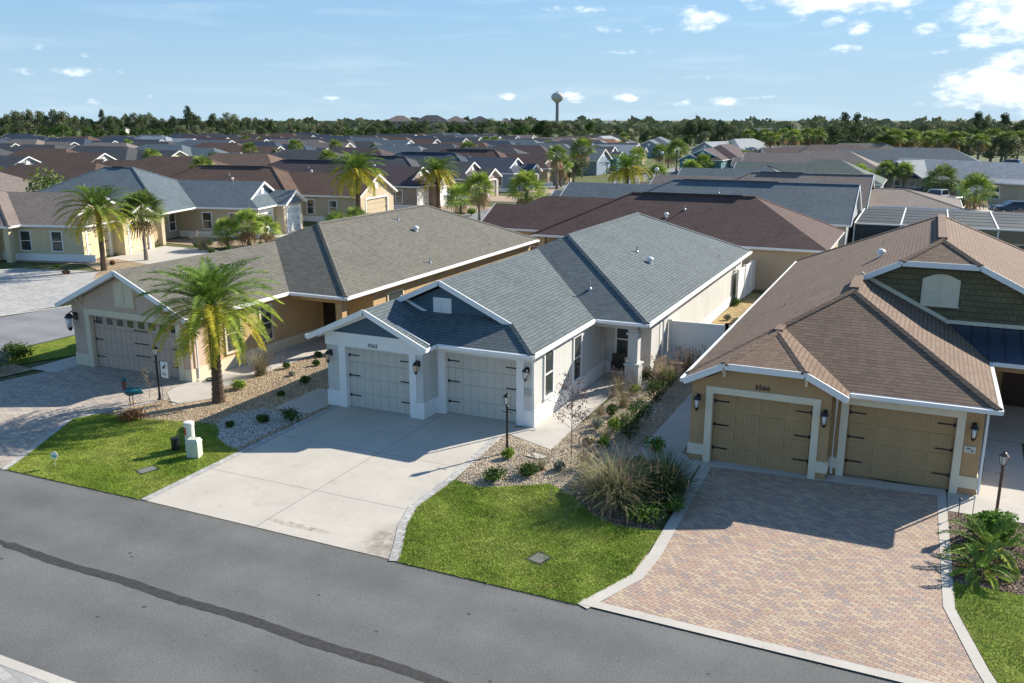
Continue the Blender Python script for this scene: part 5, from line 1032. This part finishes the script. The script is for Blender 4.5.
# utility pedestals
PG = plain('pale_green_grey_plastic', (.50,.55,.44), .55, .1); PGW = plain('off_white_plastic', (.66,.66,.60), .55, .1)
t = thing('utility_pedestal', 'taller off-white domed cable pedestal with an orange sticker on the left lawn', 'utility box', (-20.6,20.0,0)); mb = MB(); mb.lathe([(.17,0),(.17,.06),(.155,.07),(.155,.84),(.17,.85),(.17,.93),(.155,.96),(.05,.975)], 0, 0, 16); obj('housing', mb, PGW, t)
mb = MB()
for i in range(4): a0 = R(232+i*11); a1 = R(243+i*11); mb.face([(.159*math.cos(a0),.159*math.sin(a0),.55),(.159*math.cos(a1),.159*math.sin(a1),.55),(.159*math.cos(a1),.159*math.sin(a1),.8),(.159*math.cos(a0),.159*math.sin(a0),.8)])
obj('sticker', mb, plain('orange_sticker',(.5,.1,.03)), t, fix=False)
t = thing('utility_box', 'shorter pale green square utility box with sloping cap', 'utility box', (-20.05,19.6,0), R(20)); mb = MB(); mb.box(-.19,.19,-.17,.17,0,.5); obj('housing', mb, PG, t); mb = MB(); mb.solid([(-.21,-.19,.5),(.21,-.19,.5),(.21,.19,.5),(-.21,.19,.5)], [(-.15,-.13,.62),(.15,-.13,.62),(.15,.13,.62),(-.15,.13,.62)]); obj('cap', mb, PG, t)
t = thing('valve_pot', 'short black plastic pot like cover behind the utility boxes', 'utility box', (-21.05,19.8,0)); mb = MB(); mb.lathe([(.13,0),(.13,.36),(.145,.37),(.145,.42),(.02,.43)], 0, 0, 14); obj('housing', mb, BLACK, t)
def plate(label, x, y, w, d, rz, mat, frame=BLACK):
    t = thing('ground_cover_plate', label, 'utility cover', (x, y, .02), rz); mb = MB(); mb.box(-w/2-.06,w/2+.06,-d/2-.06,d/2+.06,0,.008); obj('frame', mb, frame, t); mb = MB(); mb.box(-w/2,w/2,-d/2,d/2,.008,.014); obj('lid', mb, mat, t)
GP = plain('grey_concrete_lid', (.17,.165,.16), .9, .15, 8)
plate('dark rectangular meter cover plate in the middle of the left lawn', -20.55, 18.15, .34, .5, R(-20), GP); plate('grey rectangular meter cover plate in the middle lawn', -7.62, 18.0, .36, .42, R(-15), GP)
for lab, px, py in (('flat pale stepping stone near the left lamp post', 178, 402), ('flat pale stepping stone beside the bare young tree', 536, 457)):
    x, y = at(px, py); mb = MB(); mb.prism([(x-.33,y-.1),(x+.2,y-.2),(x+.34,y+.08),(x-.12,y+.2)], .012, .045); tag(obj('stepping_stone', mb, CONC), lab, 'paving slab')
# little tilted yard sign at the road edge
t = thing('yard_sign', 'tiny white and teal lawn sign on a stake by the road', 'sign', (-23.25,17.15,0), R(20)); mb = MB(); mb.tube([(0,0,0),(0,0,.5)], .006, 5); obj('stake', mb, PGW, t)
mb = MB(); mb.ngable([(-.11,.32),(.07,.28),(.12,.44),(.05,.52),(-.09,.5)], -.01, .0); pn = obj('panel', mb, WHITE, t); mb = MB(); mb.ngable([(-.07,.35),(.06,.33),(.08,.40),(-.07,.42)], -.014, -.0105); obj('panel_band', mb, plain('mint',(.1,.45,.38)), pn)
# hoses, stakes, small yard items
def coil(label, x, y, z, r, n, mat, vertical=False, name='garden_hose'):
    pts = []
    for i in range(n*14): a = i/14*2*math.pi; q = r*(1-.05*(i/14 % 3)); pts.append((x+q*math.cos(a), y+.01*math.sin(i)+(0 if vertical else q*math.sin(a)), z+(q*1.5*math.sin(a) if vertical else .012*(i/14)))) if not vertical else pts.append((x+.02*math.sin(i*.7)+.01, y+q*math.cos(a), z+q*1.6*math.sin(a)))
    mb = MB(); mb.tube(pts, .014, 5); return tag(obj(name, mb, mat, None), label, 'hose')
coil('coiled dark green garden hose on the ground by the left house corner', *at(211,381), .04, .22, 5, plain('green_hose',(.02,.07,.03),.4)); coil('black hose coil hanging on the corner of the ochre house', 2.16, 26.9, .75, .22, 5, BLACK, True)
for lab, px, py, h, mt in (('thin black stake light at the corner of the right mulch bed', 958, 517, .5, BLACK), ('thin pale stake beside the black stake light', 972, 518, .6, PGW)):
    x, y = at(px, py); mb = MB(); mb.tube([(x,y,0),(x,y,h)], .012, 6); mb.lathe([(.03,h),(.04,h+.03),(.01,h+.05)], x, y, 8); tag(obj('stake', mb, mt), lab, 'stake')
# porch furniture
WOOD = plain('weathered_wood', (.20,.15,.12), .8, .25, 7)
t = thing('garden_bench', 'weathered brown bench right of the porch column', 'bench', (-8.95,34.1,0), R(80)); mb = MB()
for k in range(4): mb.box(-.6,.6,-.24+k*.125,-.14+k*.125,.42,.45)
obj('seat', mb, WOOD, t); mb = MB(); mb.box(-.6,.6,.22,.25,.82,.9); mb.box(-.6,.6,.22,.25,.5,.56)
for k in range(9): mb.box(-.57+k*.135,-.51+k*.135,.225,.245,.56,.82)
obj('backrest', mb, WOOD, t)
for x in (-.57, .57):
    for y, h in ((-.22,.62),(.235,.82)): mb = MB(); mb.box(x-.03,x+.03,y-.03,y+.015,0,h if y < 0 else .5); obj('leg', mb, WOOD, t)
t = thing('patio_chair', 'black patio chair on the shaded porch of the centre house', 'chair', (-10.75,33.55,.02), R(20)); mb = MB(); mb.box(-.26,.26,-.26,.26,.38,.46); obj('seat', mb, BLACK, t); mb = MB(); mb.box(-.26,.26,.2,.27,.46,.98); obj('backrest', mb, BLACK, t)
for x in (-.24, .24):
    for y in (-.24, .22): mb = MB(); mb.box(x-.02,x+.02,y-.02,y+.02,0,.38); obj('leg', mb, BLACK, t)
for x in (-.29, .29): mb = MB(); mb.box(x-.03,x+.03,-.26,.22,.6,.64); mb.box(x-.02,x+.02,-.26,-.22,.38,.6); obj('armrest', mb, BLACK, t)
mb = MB(); mb.box(-.05,.75,-.02,.02,0,.22)
# street lamps with globes
for px, py, h, lab in ((656,192,3.3,'globe street lamp nearest the golden feather palm'), (661.5,173,3.9,'globe street lamp behind the nearest one, by the dark fan palms'), (687,172,3.6,'globe street lamp in front of the plum roof'), (618,160,3.6,'globe street lamp beside the parked dark car')):
    x, y = at(px, py); t = thing('street_lamp', lab, 'street lamp', (x, y, 0)); mb = MB(); mb.lathe([(.14,0),(.12,.3),(.06,.4),(.05,h-.4),(.12,h-.35)], 0, 0, 8); obj('pole', mb, BLACK, t); mb = MB(); mb.lathe([(.1,h-.36),(.26,h-.24),(.32,h-.05),(.26,h+.14),(.08,h+.24)], 0, 0, 12); obj('globe', mb, WHITE, t, smooth=True)

# ------------------------------------------------------------------ vehicles
TYRE = plain('tyre', (.02,.02,.02), .8); RIM = plain('rim', (.5,.5,.52), .3, .05, metal=.8); CARG = plain('car_glass', (.02,.025,.03), .08, .02, spec=.7); RED = plain('red_lens', (.3,.01,.01), .3); HL = plain('headlight_lens', (.75,.75,.75), .2)
def car(label, loc, rz, paint, kind='suv', cat='car'):
    t = thing('pickup_truck' if kind == 'truck' else 'parked_car', label, cat, (loc[0], loc[1], 0), rz); L = 4.7 if kind != 'truck' else 5.6; w = .92; x0 = -L/2
    prof = [(x0,.4),(x0,.85),(x0+.12,.98),(L/2-1.25,1.02),(L/2-.25,.88),(L/2,.72),(L/2,.38),(L/2-.2,.28),(x0+.2,.28)]; mb = MB()
    mb.solid([(x,-w,z) for x, z in prof], [(x,w,z) for x, z in prof]); 
    if kind == 'truck': cab = [(-.9,.98),(-.75,1.72),(.75,1.74),(1.45,1.0)]
    elif kind == 'suv': cab = [(x0+.1,.98),(x0+.45,1.68),(.65,1.7),(1.3,1.0)]
    else: cab = [(x0+.55,.98),(x0+1.15,1.42),(.45,1.45),(1.2,1.0)]
    mb.solid([(x,-w*.8,z) if z > 1.2 else (x,-w*.97,z) for x, z in cab], [(x,w*.8,z) if z > 1.2 else (x,w*.97,z) for x, z in cab]); body = obj('body', mb, paint, t)
    g = MB(); cx = sum(c[0] for c in cab)/4
    for s in (-1, 1):
        q = [(cx+(x-cx)*.88, (1.06 if z < 1.2 else z-.07)) for x, z in cab]; pts = [(x, s*(w*.965 if z < 1.2 else w*.82)+s*.012, z) for x, z in q]; g.face(pts)
    a, b = cab[3], cab[2]; g.face([(a[0]-.03,-w*.85,a[1]+.05),(a[0]-.03,w*.85,a[1]+.05),(b[0]+.04,w*.72,b[1]-.05),(b[0]+.04,-w*.72,b[1]-.05)]); a, b = cab[0], cab[1]; g.face([(a[0]+.02,-w*.85,a[1]+.1),(a[0]+.02,w*.85,a[1]+.1),(b[0]-.05,w*.72,b[1]-.05),(b[0]-.05,-w*.72,b[1]-.05)])
    obj('window', g, CARG, t, fix=False)
    if kind == 'truck': mb = MB(); mb.box(x0+.08,-1.0,-w+.1,w-.1,.985,1.0); obj('bed', mb, BLACK, t)
    for x in (x0+.85, L/2-.9):
        for s in (-1, 1):
            mb = MB(); mb.tube([(x,s*(w-.2),.34),(x,s*(w+.02),.34)], .34, 16); wh = obj('wheel', mb, TYRE, t); mb = MB(); mb.tube([(x,s*(w+.01),.34),(x,s*(w+.035),.34)], .21, 12); obj('rim', mb, RIM, wh)
    for s in (-1, 1):
        mb = MB(); mb.box(L/2-.12,L/2+.01,s*.62-.16,s*.62+.16,.62,.76); obj('headlight', mb, HL, t); mb = MB(); mb.box(x0-.01,x0+.06,s*.7-.12,s*.7+.12,.68,.88); obj('tail_light', mb, RED, t)
    return t
P_ = lambda n, c: plain(n, c, .25, .02, spec=.6)
car('white pickup truck parked in front of the navy gabled house', at(938,203), R(150), P_('white_car_paint',(.75,.76,.78)), 'truck', 'pickup truck')
car('dark blue van like car left of the white pickup', at(907,200), R(150), P_('dark_blue_car_paint',(.03,.05,.09)), 'suv')
car('dark blue car with pale windscreen at the right edge behind bare bushes', at(1013,214), R(200), P_('blue_grey_car_paint',(.04,.07,.12)), 'sedan')
car('dark suv parked in the street beyond the fan palm trunk, centre background', at(606,165), R(170), P_('black_blue_car_paint',(.015,.02,.04)), 'suv')
car('silver blue car far back on the right beside the wood', at(1009,167), R(160), P_('silver_blue_car_paint',(.3,.38,.5)), 'suv')
car('second silver car at the far right edge', at(1024,172), R(160), P_('silver_car_paint',(.4,.42,.45)), 'sedan')
for j in range(3): shrub(['bare brown bush hiding the dark blue car, left one','bare brown bush hiding the dark blue car, middle one','bare brown bush hiding the dark blue car, right one'][j], at(1000+j*10, 222), 2.2, 1.4, LF['plum'], 700, .09, 150+j)
shrub('round clipped dark hedge shrub between the two thick fan palms', at(961,206), 1.9, 1.1, LF['hedge'], 700, .12, 160)
# water tower
t = thing('water_tower', 'pale water tower with round bulb rising above the wood', 'water tower', (-375,927,0)); mb = MB(); mb.lathe([(4.2,0),(2.4,4),(1.9,10),(1.7,24),(2.2,27.5)], 0, 0, 20); obj('stem', mb, plain('tower_grey',(.30,.29,.28)), t, smooth=True)
mb = MB(); mb.lathe([(1.9,27.5),(4.2,29),(6.2,31),(6.9,33),(6.8,34.4),(5.6,36.4),(3.6,37.8),(1,38.4)], 0, 0, 24); obj('tank', mb, plain('tower_beige',(.55,.49,.45)), t, smooth=True); mb = MB(); mb.lathe([(1.1,38.3),(1.1,39.2),(.3,39.6)], 0, 0, 10); obj('cap', mb, plain('tower_grey2',(.3,.3,.3)), t)
# three storey buildings above the trees
for j, (px, w, top, lab) in enumerate([(400,26,115.5,'leftmost grey roofed three storey block behind the wood'),(432,30,115,'long grey roofed three storey block behind the wood, second from left'),(456,22,116,'grey roofed three storey block behind the wood, third from left'),(480,22,116,'grey hip roofed three storey block behind the wood, fourth from left'),(505,16,118,'rightmost small part of the three storey blocks behind the wood')]):
    d = ray(px, 119); k = 640/math.hypot(d.x, d.y); x, y = d.x*k, d.y*k; ppm = FPX/640; zt = H+(119-top)/ppm; hw = w/ppm/2; t = thing('apartment_building', lab, 'apartment block', (x, y, 0), YAW, 'three storey blocks behind the wood')
    mb = MB(); mb.box(-hw, hw, -7, 7, 0, zt-4.0); obj('wall', mb, plain('block_wall_taupe',(.34,.29,.25)), t); mb = MB(); block(mb, -7.6, 7.6, -hw-.6, hw+.6, zt-4.0, .5, axis='x'); obj('roof', mb, [RF['dark'] if j % 2 else RF['taupe'], WHITE], t)
    for k in range(max(2, int(hw*2/4))):
        for s in range(3): xx = -hw+2+k*4; mb = MB(); mb.box(xx-.6, xx+.6, -7.06, -7.0, 1.2+s*3, 2.9+s*3); obj('window', mb, GLASS, t)
for j, (px, py, w, h, mt, rf, lab) in enumerate([(760,139,11,5.2,'white','pale','plain white boxy building rising out of the wood'),(186,130,12,4.2,'white','orange','white building with pinkish roof at the foot of the left wood'),(206,131,10,3.6,'white','tan','white low building right of the rusty tree'),(611,127,26,5,'white','pale','pale roofed long building among the trees right of the water tower'),(318,131,5,5,'yellow','tan','tiny tan gabled building between the trees, left background'),(40,131,12,4,'white','tan','white building low in the left background'),(120,133,12,3.6,'white','pale','pale low building between hedges, left background')]):
    x, y = at(px, py); D = math.hypot(x, y); t = thing('building', lab, 'building', (x, y, 0), YAW); mb = MB(); mb.box(-w/2, w/2, -4, 4, 0, h); obj('wall', mb, WALLM[mt], t)
    mb = MB()
    if j == 0: mb.box(-w/2-.1, w/2+.1, -4.1, 4.1, h, h+.3)
    else: block(mb, -4.5, 4.5, -w/2-.5, w/2+.5, h, .35, axis='x')
    obj('roof', mb, [RF[rf], WHITE], t)
    mb = MB()
    for k in range(3): mb.box(-w/3+k*w/3-.5, -w/3+k*w/3+.5, -4.06, -4, 1, 2.4)
    obj('window', mb, GLASS, t)

# ------------------------------------------------------------------ trees of the wood
def tree_proto(kind, seed):
    rnd = random.Random(seed); mb = MB(); tr = MB(); mt = LF[kind]; t = thing('tree', None, None, (0,0,-50))
    if kind == 'pine':
        h = 10.; tr.tube([(0,0,0),(.1,0,5),(0,0,9.4)], [.25,.18,.06], 6)
        for i in range(15): a = rnd.uniform(0,6.28); z = 4.2+5.4*i/15; q = (1-(i/15)**2)*2.0*rnd.uniform(.5,1)+.2; tr.tube([(0,0,z-.4),(math.cos(a)*q, math.sin(a)*q, z)], [.06,.03], 4); leafball(mb, (math.cos(a)*q, math.sin(a)*q, z), 1.25, 1.25, .75, 95, .26, rnd, 0, .2)
    else:
        h = 8.5; tr.tube([(0,0,0),(.1,.1,2.2),(0,.2,4)], [.34,.26,.18], 7)
        nl = 15
        for i in range(nl):
            a = i*2.4+rnd.uniform(-.4,.4); q = rnd.uniform(.3,3.3); z = rnd.uniform(3.0,7.2)-q*.35; tr.tube([(0,.1,2.4),(math.cos(a)*q*.5, math.sin(a)*q*.5, z*.75),(math.cos(a)*q, math.sin(a)*q, z)], [.13,.08,.03], 4); s = rnd.uniform(1.0,1.75); leafball(mb, (math.cos(a)*q, math.sin(a)*q, z), s, s, s*.8, 120, .25, rnd, 0, .35)
    obj('crown', mb, mt, t, fix=False, uv=False); obj('trunk', tr, BARKG, t, fix=False, uv=False); return t
protos = {k: [tree_proto(k, s+hash(k) % 1 + i*7) for i, s in enumerate((1, 2))] for k in ('oak','oak2','pine','hedge')}
ppal = []
for sd_ in (1, 2):
    mb, mats, tr = fan_palm_mesh(4.6, 1.9, nf=34, seg=9, seed=200+sd_, bright=.15, dead=8, trunk_r=.2); t = thing('tree', None, None, (0,0,-50)); obj('crown', mb, mats, t, fix=False, uv=False); obj('trunk', tr, BARKG, t, fix=False, uv=False); ppal.append(t)
tr_r = random.Random(99); used = set()
LAB = dict(oak='dark green broad crowned tree in the wood below the horizon', oak2='paler grey-green broad tree in the wood below the horizon', pine='tall thin crowned pine standing in the wood', hedge='bushy bright green tree at the front edge of the wood', palm='round headed fan palm in the band of palms before the wood')
def put(kind, px, py, hs, ws=None):
    x, y = at(px, py); p = tr_r.choice(protos[kind] if kind != 'palm' else ppal); ws = ws or hs; lab = LAB[kind]; grp = {'palm':'round headed palms before the wood'}.get(kind, 'trees of the wood: '+kind.replace('oak2','pale oaks').replace('hedge','bushy green trees').replace('oak','dark oaks') if kind != 'pine' else 'pines of the wood')
    nm = 'fan_palm' if kind == 'palm' else ('pine_tree' if kind == 'pine' else 'tree')
    r = dup(p, (x, y, 0), tr_r.uniform(0, 6.28), (ws, ws, hs), lab, grp, 'palm tree' if kind == 'palm' else 'tree'); r.name = nm; return r
def ridge_y(px):   # where crowns top out along the horizon in the photo, by bearing
    pts = [(-30,106),(0,108),(40,106),(70,112),(85,117),(110,113),(150,110),(230,112),(300,122),(335,115),(360,118),(390,114),(410,113),(440,113),(470,112),(500,113),(520,113),(540,114),(600,117),(650,118),(720,113),(745,119),(800,120),(850,110),(875,118),(900,120),(950,114),(1000,112),(1060,110)]
    for a, b in zip(pts, pts[1:]):
        if a[0] <= px <= b[0]: t = (px-a[0])/(b[0]-a[0]); return a[1]+(b[1]-a[1])*t
    return 115
HB = dict(oak=8.9, oak2=8.9, pine=10.4, hedge=8.7)
def put_to(kind, px, base, top, wf=1.):
    x, y = at(px, base); D = math.cos(PITCH)*0+(-math.sin(YAW)*x+math.cos(YAW)*y); ht = (H-(top-119)/FPX*D)*(1.18 if px < 320 else 1.08); s = max(.2, ht/HB[kind]); put(kind, px, base, s, s*wf)
px = -14
while px < 320:
    put_to(tr_r.choice(['pine','oak','oak','oak2']), px, 136+tr_r.uniform(-1.5,1.5), ridge_y(px)+tr_r.uniform(-2,8), tr_r.uniform(.6,.9)); px += tr_r.uniform(6,10)
px = -10
while px < 520:
    put_to(tr_r.choice(['oak','hedge','oak2','hedge']), px, 139+tr_r.uniform(-1,2), 126+tr_r.uniform(-3,3), 1.1); px += tr_r.uniform(11,16)
px = 300
while px < 720:
    put_to(tr_r.choice(['oak','oak2','oak','hedge']), px, 139+tr_r.uniform(-1,2)+max(0,(px-600)*.03), ridge_y(px)+tr_r.uniform(1,9), tr_r.uniform(.8,1.1)); px += tr_r.uniform(8,12)
px = 490
while px < 1050:
    put_to(tr_r.choice(['oak','oak','oak2','hedge']), px, 146+(px-500)*.012+tr_r.uniform(-1,3), ridge_y(px)+tr_r.uniform(5,16), tr_r.uniform(.8,1.15)); px += tr_r.uniform(11,16)
px = 690
while px < 1060:
    put_to(tr_r.choice(['oak','oak2','pine','oak']), px, 147+tr_r.uniform(-2,4), ridge_y(px)+tr_r.uniform(-1,9), tr_r.uniform(.8,1.1)); px += tr_r.uniform(11,16)
for px, b, tp in ((838,162,117),(856,165,114),(1000,166,128),(965,163,126),(820,160,124)): put_to('oak2' if px > 900 else 'oak', px, b, tp, 1.15)
for px, b in ((770,160),(782,158),(792,163),(806,161),(818,164),(880,168),(891,168),(898,166),(908,166),(925,165),(936,166),(950,166),(962,163),(976,167),(990,165),(1004,166),(1018,165),(880,158),(915,157),(940,157),(764,152),(748,152)):
    put('palm', px+tr_r.uniform(-2,2), b, tr_r.uniform(1.15,1.4), tr_r.uniform(1.3,1.7))
x, y = at(218, 133); tag(dup(protos['oak'][0], (x, y, 0), 1, (.9,.9,1.15)), 'rusty orange leaved tree beside the white building, left background', 'tree'); r = [o for o in COL.objects if o.get('label', '').startswith('rusty orange')][0]; r.name = 'tree'
me = r.children[0].data.copy() if 'crown' in r.children[0].name else r.children[1].data.copy(); me.materials.clear(); me.materials.append(LF['rust']); [c for c in r.children if 'crown' in c.name][0].data = me
fr = random.Random(41)
for X0, sgn in ((-55,1),(-109,-1),(-123,1),(-178,-1),(-192,1),(-82,1)):
    for k in range(15):
        y = 52+k*14.6+fr.uniform(-3,3); x = X0+sgn*fr.uniform(3,7)-(y-34)*.02; px, py, d = proj(x, y, 3)
        if X0 == -55 and y < 115 or px < -10 or px > 640 or d > 340: continue
        if fr.random() < .35: continue
        pk = fr.random(); p = fr.choice(ppal) if pk < .5 else fr.choice(protos['oak' if pk < .75 else 'hedge']); s = fr.uniform(.55,.95) if pk < .5 else fr.uniform(.42,.68)
        r = dup(p, (x, y, 0), fr.uniform(0,6.28), s*(1.15 if pk < .5 else 1), 'palm growing between houses of the far rows' if pk < .5 else ('dark tree growing between houses of the far rows' if pk < .75 else 'green bushy tree growing between houses of the far rows'), 'palms between the far houses' if pk < .5 else ('dark trees between the far houses' if pk < .75 else 'green trees between the far houses'), 'palm tree' if pk < .5 else 'tree'); r.name = 'fan_palm' if pk < .5 else 'tree'
for k in list(protos.values())+[ppal]:
    for p in k:
        for c in list(p.children): bpy.data.objects.remove(c)
        bpy.data.objects.remove(p)
# the continuous far wood on the horizon
rnd = random.Random(5); mb = MB()
for i in range(5200):
    px = rnd.uniform(-60, 1090); D = rnd.uniform(620, 1500); d = ray(px, 119); k = D/math.hypot(d.x, d.y); x, y = d.x*k, d.y*k; z = rnd.uniform(.5, 8.0+2.5*math.sin(px*.11)+1.5*math.sin(px*.37)); s = rnd.uniform(2.2, 4.6); a = Vector((rnd.gauss(0,1), rnd.gauss(0,1), rnd.gauss(0,1))).normalized(); b = a.orthogonal().normalized()
    mb.face([Vector((x,y,z))-a*s, Vector((x,y,z))-b*s*.7, Vector((x,y,z))+a*s, Vector((x,y,z))+b*s*.7])
o = obj('far_wood', mb, LF['oak2'], fix=False, uv=False); tag(o, 'continuous low band of far woodland along the horizon', 'woodland', kind='stuff')

# ------------------------------------------------------------------ lawns and gravel in real blades and stones
def inpoly(p, x, y):
    c = np.zeros(len(x), bool); n = len(p)
    for i in range(n):
        x0, y0 = p[i]; x1, y1 = p[(i+1) % n]
        if y0 == y1: continue
        q = ((y0 > y) != (y1 > y)) & (x < (x1-x0)*(y-y0)/(y1-y0)+x0); c ^= q
    return c
def sample(poly, dens, rs, holes=()):
    xs = [p[0] for p in poly]; ys = [p[1] for p in poly]; n = int((max(xs)-min(xs))*(max(ys)-min(ys))*dens); x = rs.uniform(min(xs), max(xs), n); y = rs.uniform(min(ys), max(ys), n); k = inpoly(poly, x, y)
    for h in holes: k &= ~inpoly(h, x, y)
    return x[k], y[k]
def raw_mesh(name, V, nper, mats, kind_label, cat, mi=None, obj_name=None):
    nf = len(V)//nper; me = bpy.data.meshes.new(name); me.vertices.add(len(V)); me.vertices.foreach_set('co', V.astype(np.float32).ravel()); me.loops.add(len(V)); me.loops.foreach_set('vertex_index', np.arange(len(V), dtype=np.int32)); me.polygons.add(nf); me.polygons.foreach_set('loop_start', np.arange(0, len(V), nper, dtype=np.int32)); me.polygons.foreach_set('loop_total', np.full(nf, nper, dtype=np.int32))
    for m_ in mats: me.materials.append(m_)
    if mi is not None: me.polygons.foreach_set('material_index', mi.astype(np.int32))
    me.update(calc_edges=True); me.validate(); o = bpy.data.objects.new(name, me); COL.objects.link(o); return tag(o, kind_label, cat, kind='stuff')
def blades(label, poly, dens, seed, h=(.018,.036)):
    rs = np.random.default_rng(seed); x, y = sample(poly, dens, rs); n = len(x); x = x+rs.normal(0, .028, n); y = y+rs.normal(0, .028, n); bald = (np.sin(x*5.1+2*np.sin(y*3.3))+np.sin(y*4.3+1.7*np.sin(x*2.9)) > 1.55) & (rs.random(n) < .6); x = x[~bald]; y = y[~bald]; n = len(x); a = rs.uniform(0, 6.28, n); w = rs.uniform(.004, .009, n); hh = rs.uniform(h[0], h[1], n)*(1+.25*np.sin(x*3.1+y*1.7)); lx = rs.normal(0, .02, n); ly = rs.normal(0, .02, n); z0 = np.full(n, .02)
    A = np.stack([x-np.cos(a)*w, y-np.sin(a)*w, z0], 1); B = np.stack([x+np.cos(a)*w, y+np.sin(a)*w, z0], 1); C = np.stack([x+lx, y+ly, z0+hh], 1); V = np.stack([A, B, C], 1).reshape(-1, 3); raw_mesh('grass', V, 3, BLADES, label, 'grass', np.minimum((rs.random(n)*1.6+.9+.6*np.sin(x*1.3+np.sin(y*1.9))+.5*np.sin(y*2.3+x)).clip(0,2.99), 2).astype(int))
blades('mown green grass of the left front lawn', lawn1, 3000, 1); blades('mown green grass of the middle front lawn', lawn2, 3000, 2); blades('mown green grass of the right front lawn', lawn3, 1800, 3); blades('grass strip between the taupe house and the side road', lawn0, 500, 4)
def stones(label, poly, dens, seed, mats, sz=(.012,.03), holes=()):
    rs = np.random.default_rng(seed); x, y = sample(poly, dens, rs, holes); n = len(x); s = rs.uniform(sz[0], sz[1], n); rz = rs.uniform(0, 6.28, n); base = np.array([[1,0,0],[0,1,0],[-1,0,0],[0,-1,0],[0,0,1]], float)
    P = []; c, sn = np.cos(rz), np.sin(rz); el = rs.uniform(.6, 1, n)
    for b in base: bx, by, bz = b; P.append(np.stack([x+(bx*c-by*sn*el)*s+rs.normal(0,.003,n), y+(bx*sn+by*c*el)*s, np.full(n,.012)+bz*s*.75+.002], 1))
    tris = [(0,1,4),(1,2,4),(2,3,4),(3,0,4)]; V = np.stack([np.stack([P[i], P[j], P[k]], 1) for i, j, k in tris], 1).reshape(-1, 3); mi = np.repeat(rs.integers(0, len(mats), n), 4); raw_mesh('gravel', V, 3, mats, label, 'gravel', mi)
G1 = [plain('pebble_tan',(.50,.36,.2)), plain('pebble_sand',(.62,.5,.33)), plain('pebble_brown',(.3,.2,.12)), plain('pebble_cream',(.7,.6,.45))]; G2 = [plain('pebble_grey',(.38,.36,.33)), plain('pebble_white',(.68,.66,.61)), plain('pebble_stone',(.52,.48,.42))]; G3 = [plain('bark_dark',(.1,.065,.045)), plain('bark_mid',(.2,.13,.09)), plain('bark_light',(.3,.2,.15))]
walkA = [(-26.2,23),(-23.6,23),(-23.6,25.2),(-24.2,26),(-24.2,34),(-26.3,34)]; slabA = [(-21.0,24.5),(-19.4,24.5),(-19.4,27.2),(-21.0,27.2)]
stones('tan river gravel around the big feather palm', bed1, 320, 11, G1, holes=[bed1w, walkA, slabA]); stones('white grey gravel beside the concrete driveway', bed1w, 450, 12, G2); stones('bark chips around the fountain grass', bed2m, 420, 14, G3, (.015,.04)); stones('bark chips of the right hand bed', [(1.45,20.9),(5,21),(5,25.1),(1.68,25.1)], 420, 15, G3, (.015,.04))
walkB = [(-12.4,24.8),(-10.1,24.8),(-10.2,36),(-12.4,36)]
stones('pale gravel in the bed between the centre house and the ochre house', bed2, 260, 13, [G2[0], G1[3], G1[1], G1[0], G1[2]], holes=[bed2m, walkB, [(-7.6,25.3),(-5.4,24),(-5.4,37),(-7.6,37)]])


rs = np.random.default_rng(77); n = 5200; x = rs.uniform(-24.5, 9, n); edge = 16.5+.02*np.sin(x); y = edge-np.abs(rs.normal(0, .10, n))-.02; s = rs.uniform(.004, .014, n); a = rs.uniform(0, 6.28, n); z = np.full(n, .006)
V = np.stack([np.stack([x+s*np.cos(a+q), y+s*np.sin(a+q)*.7, z], 1) for q in (0, 2.1, 4.2)], 1).reshape(-1, 3); raw_mesh('grit', V, 3, [G3[0], G1[2], BLADES[2]], 'grit and grass clippings along the road edge', 'grit', rs.integers(0, 3, n))

for j, (px, py, r, h) in enumerate([(606,440,.3,.45),(624,424,.3,.5),(600,415,.3,.42)]):
    grass_clump(['golden grass clump left of the lime green shrub','golden grass clump behind the lime green shrub','small golden grass beside the long walk','golden grass behind the hedge row','golden grass clump between hedge row and porch','golden grass clump right of the hedge row','low golden grass beyond the pale fountain grass','golden grass clump beside the long concrete side walk'][j], at(px, py), r, h, 150, 80+j, mats=[LF['straw'], LF['fount']], plumes=0, wd=.008)
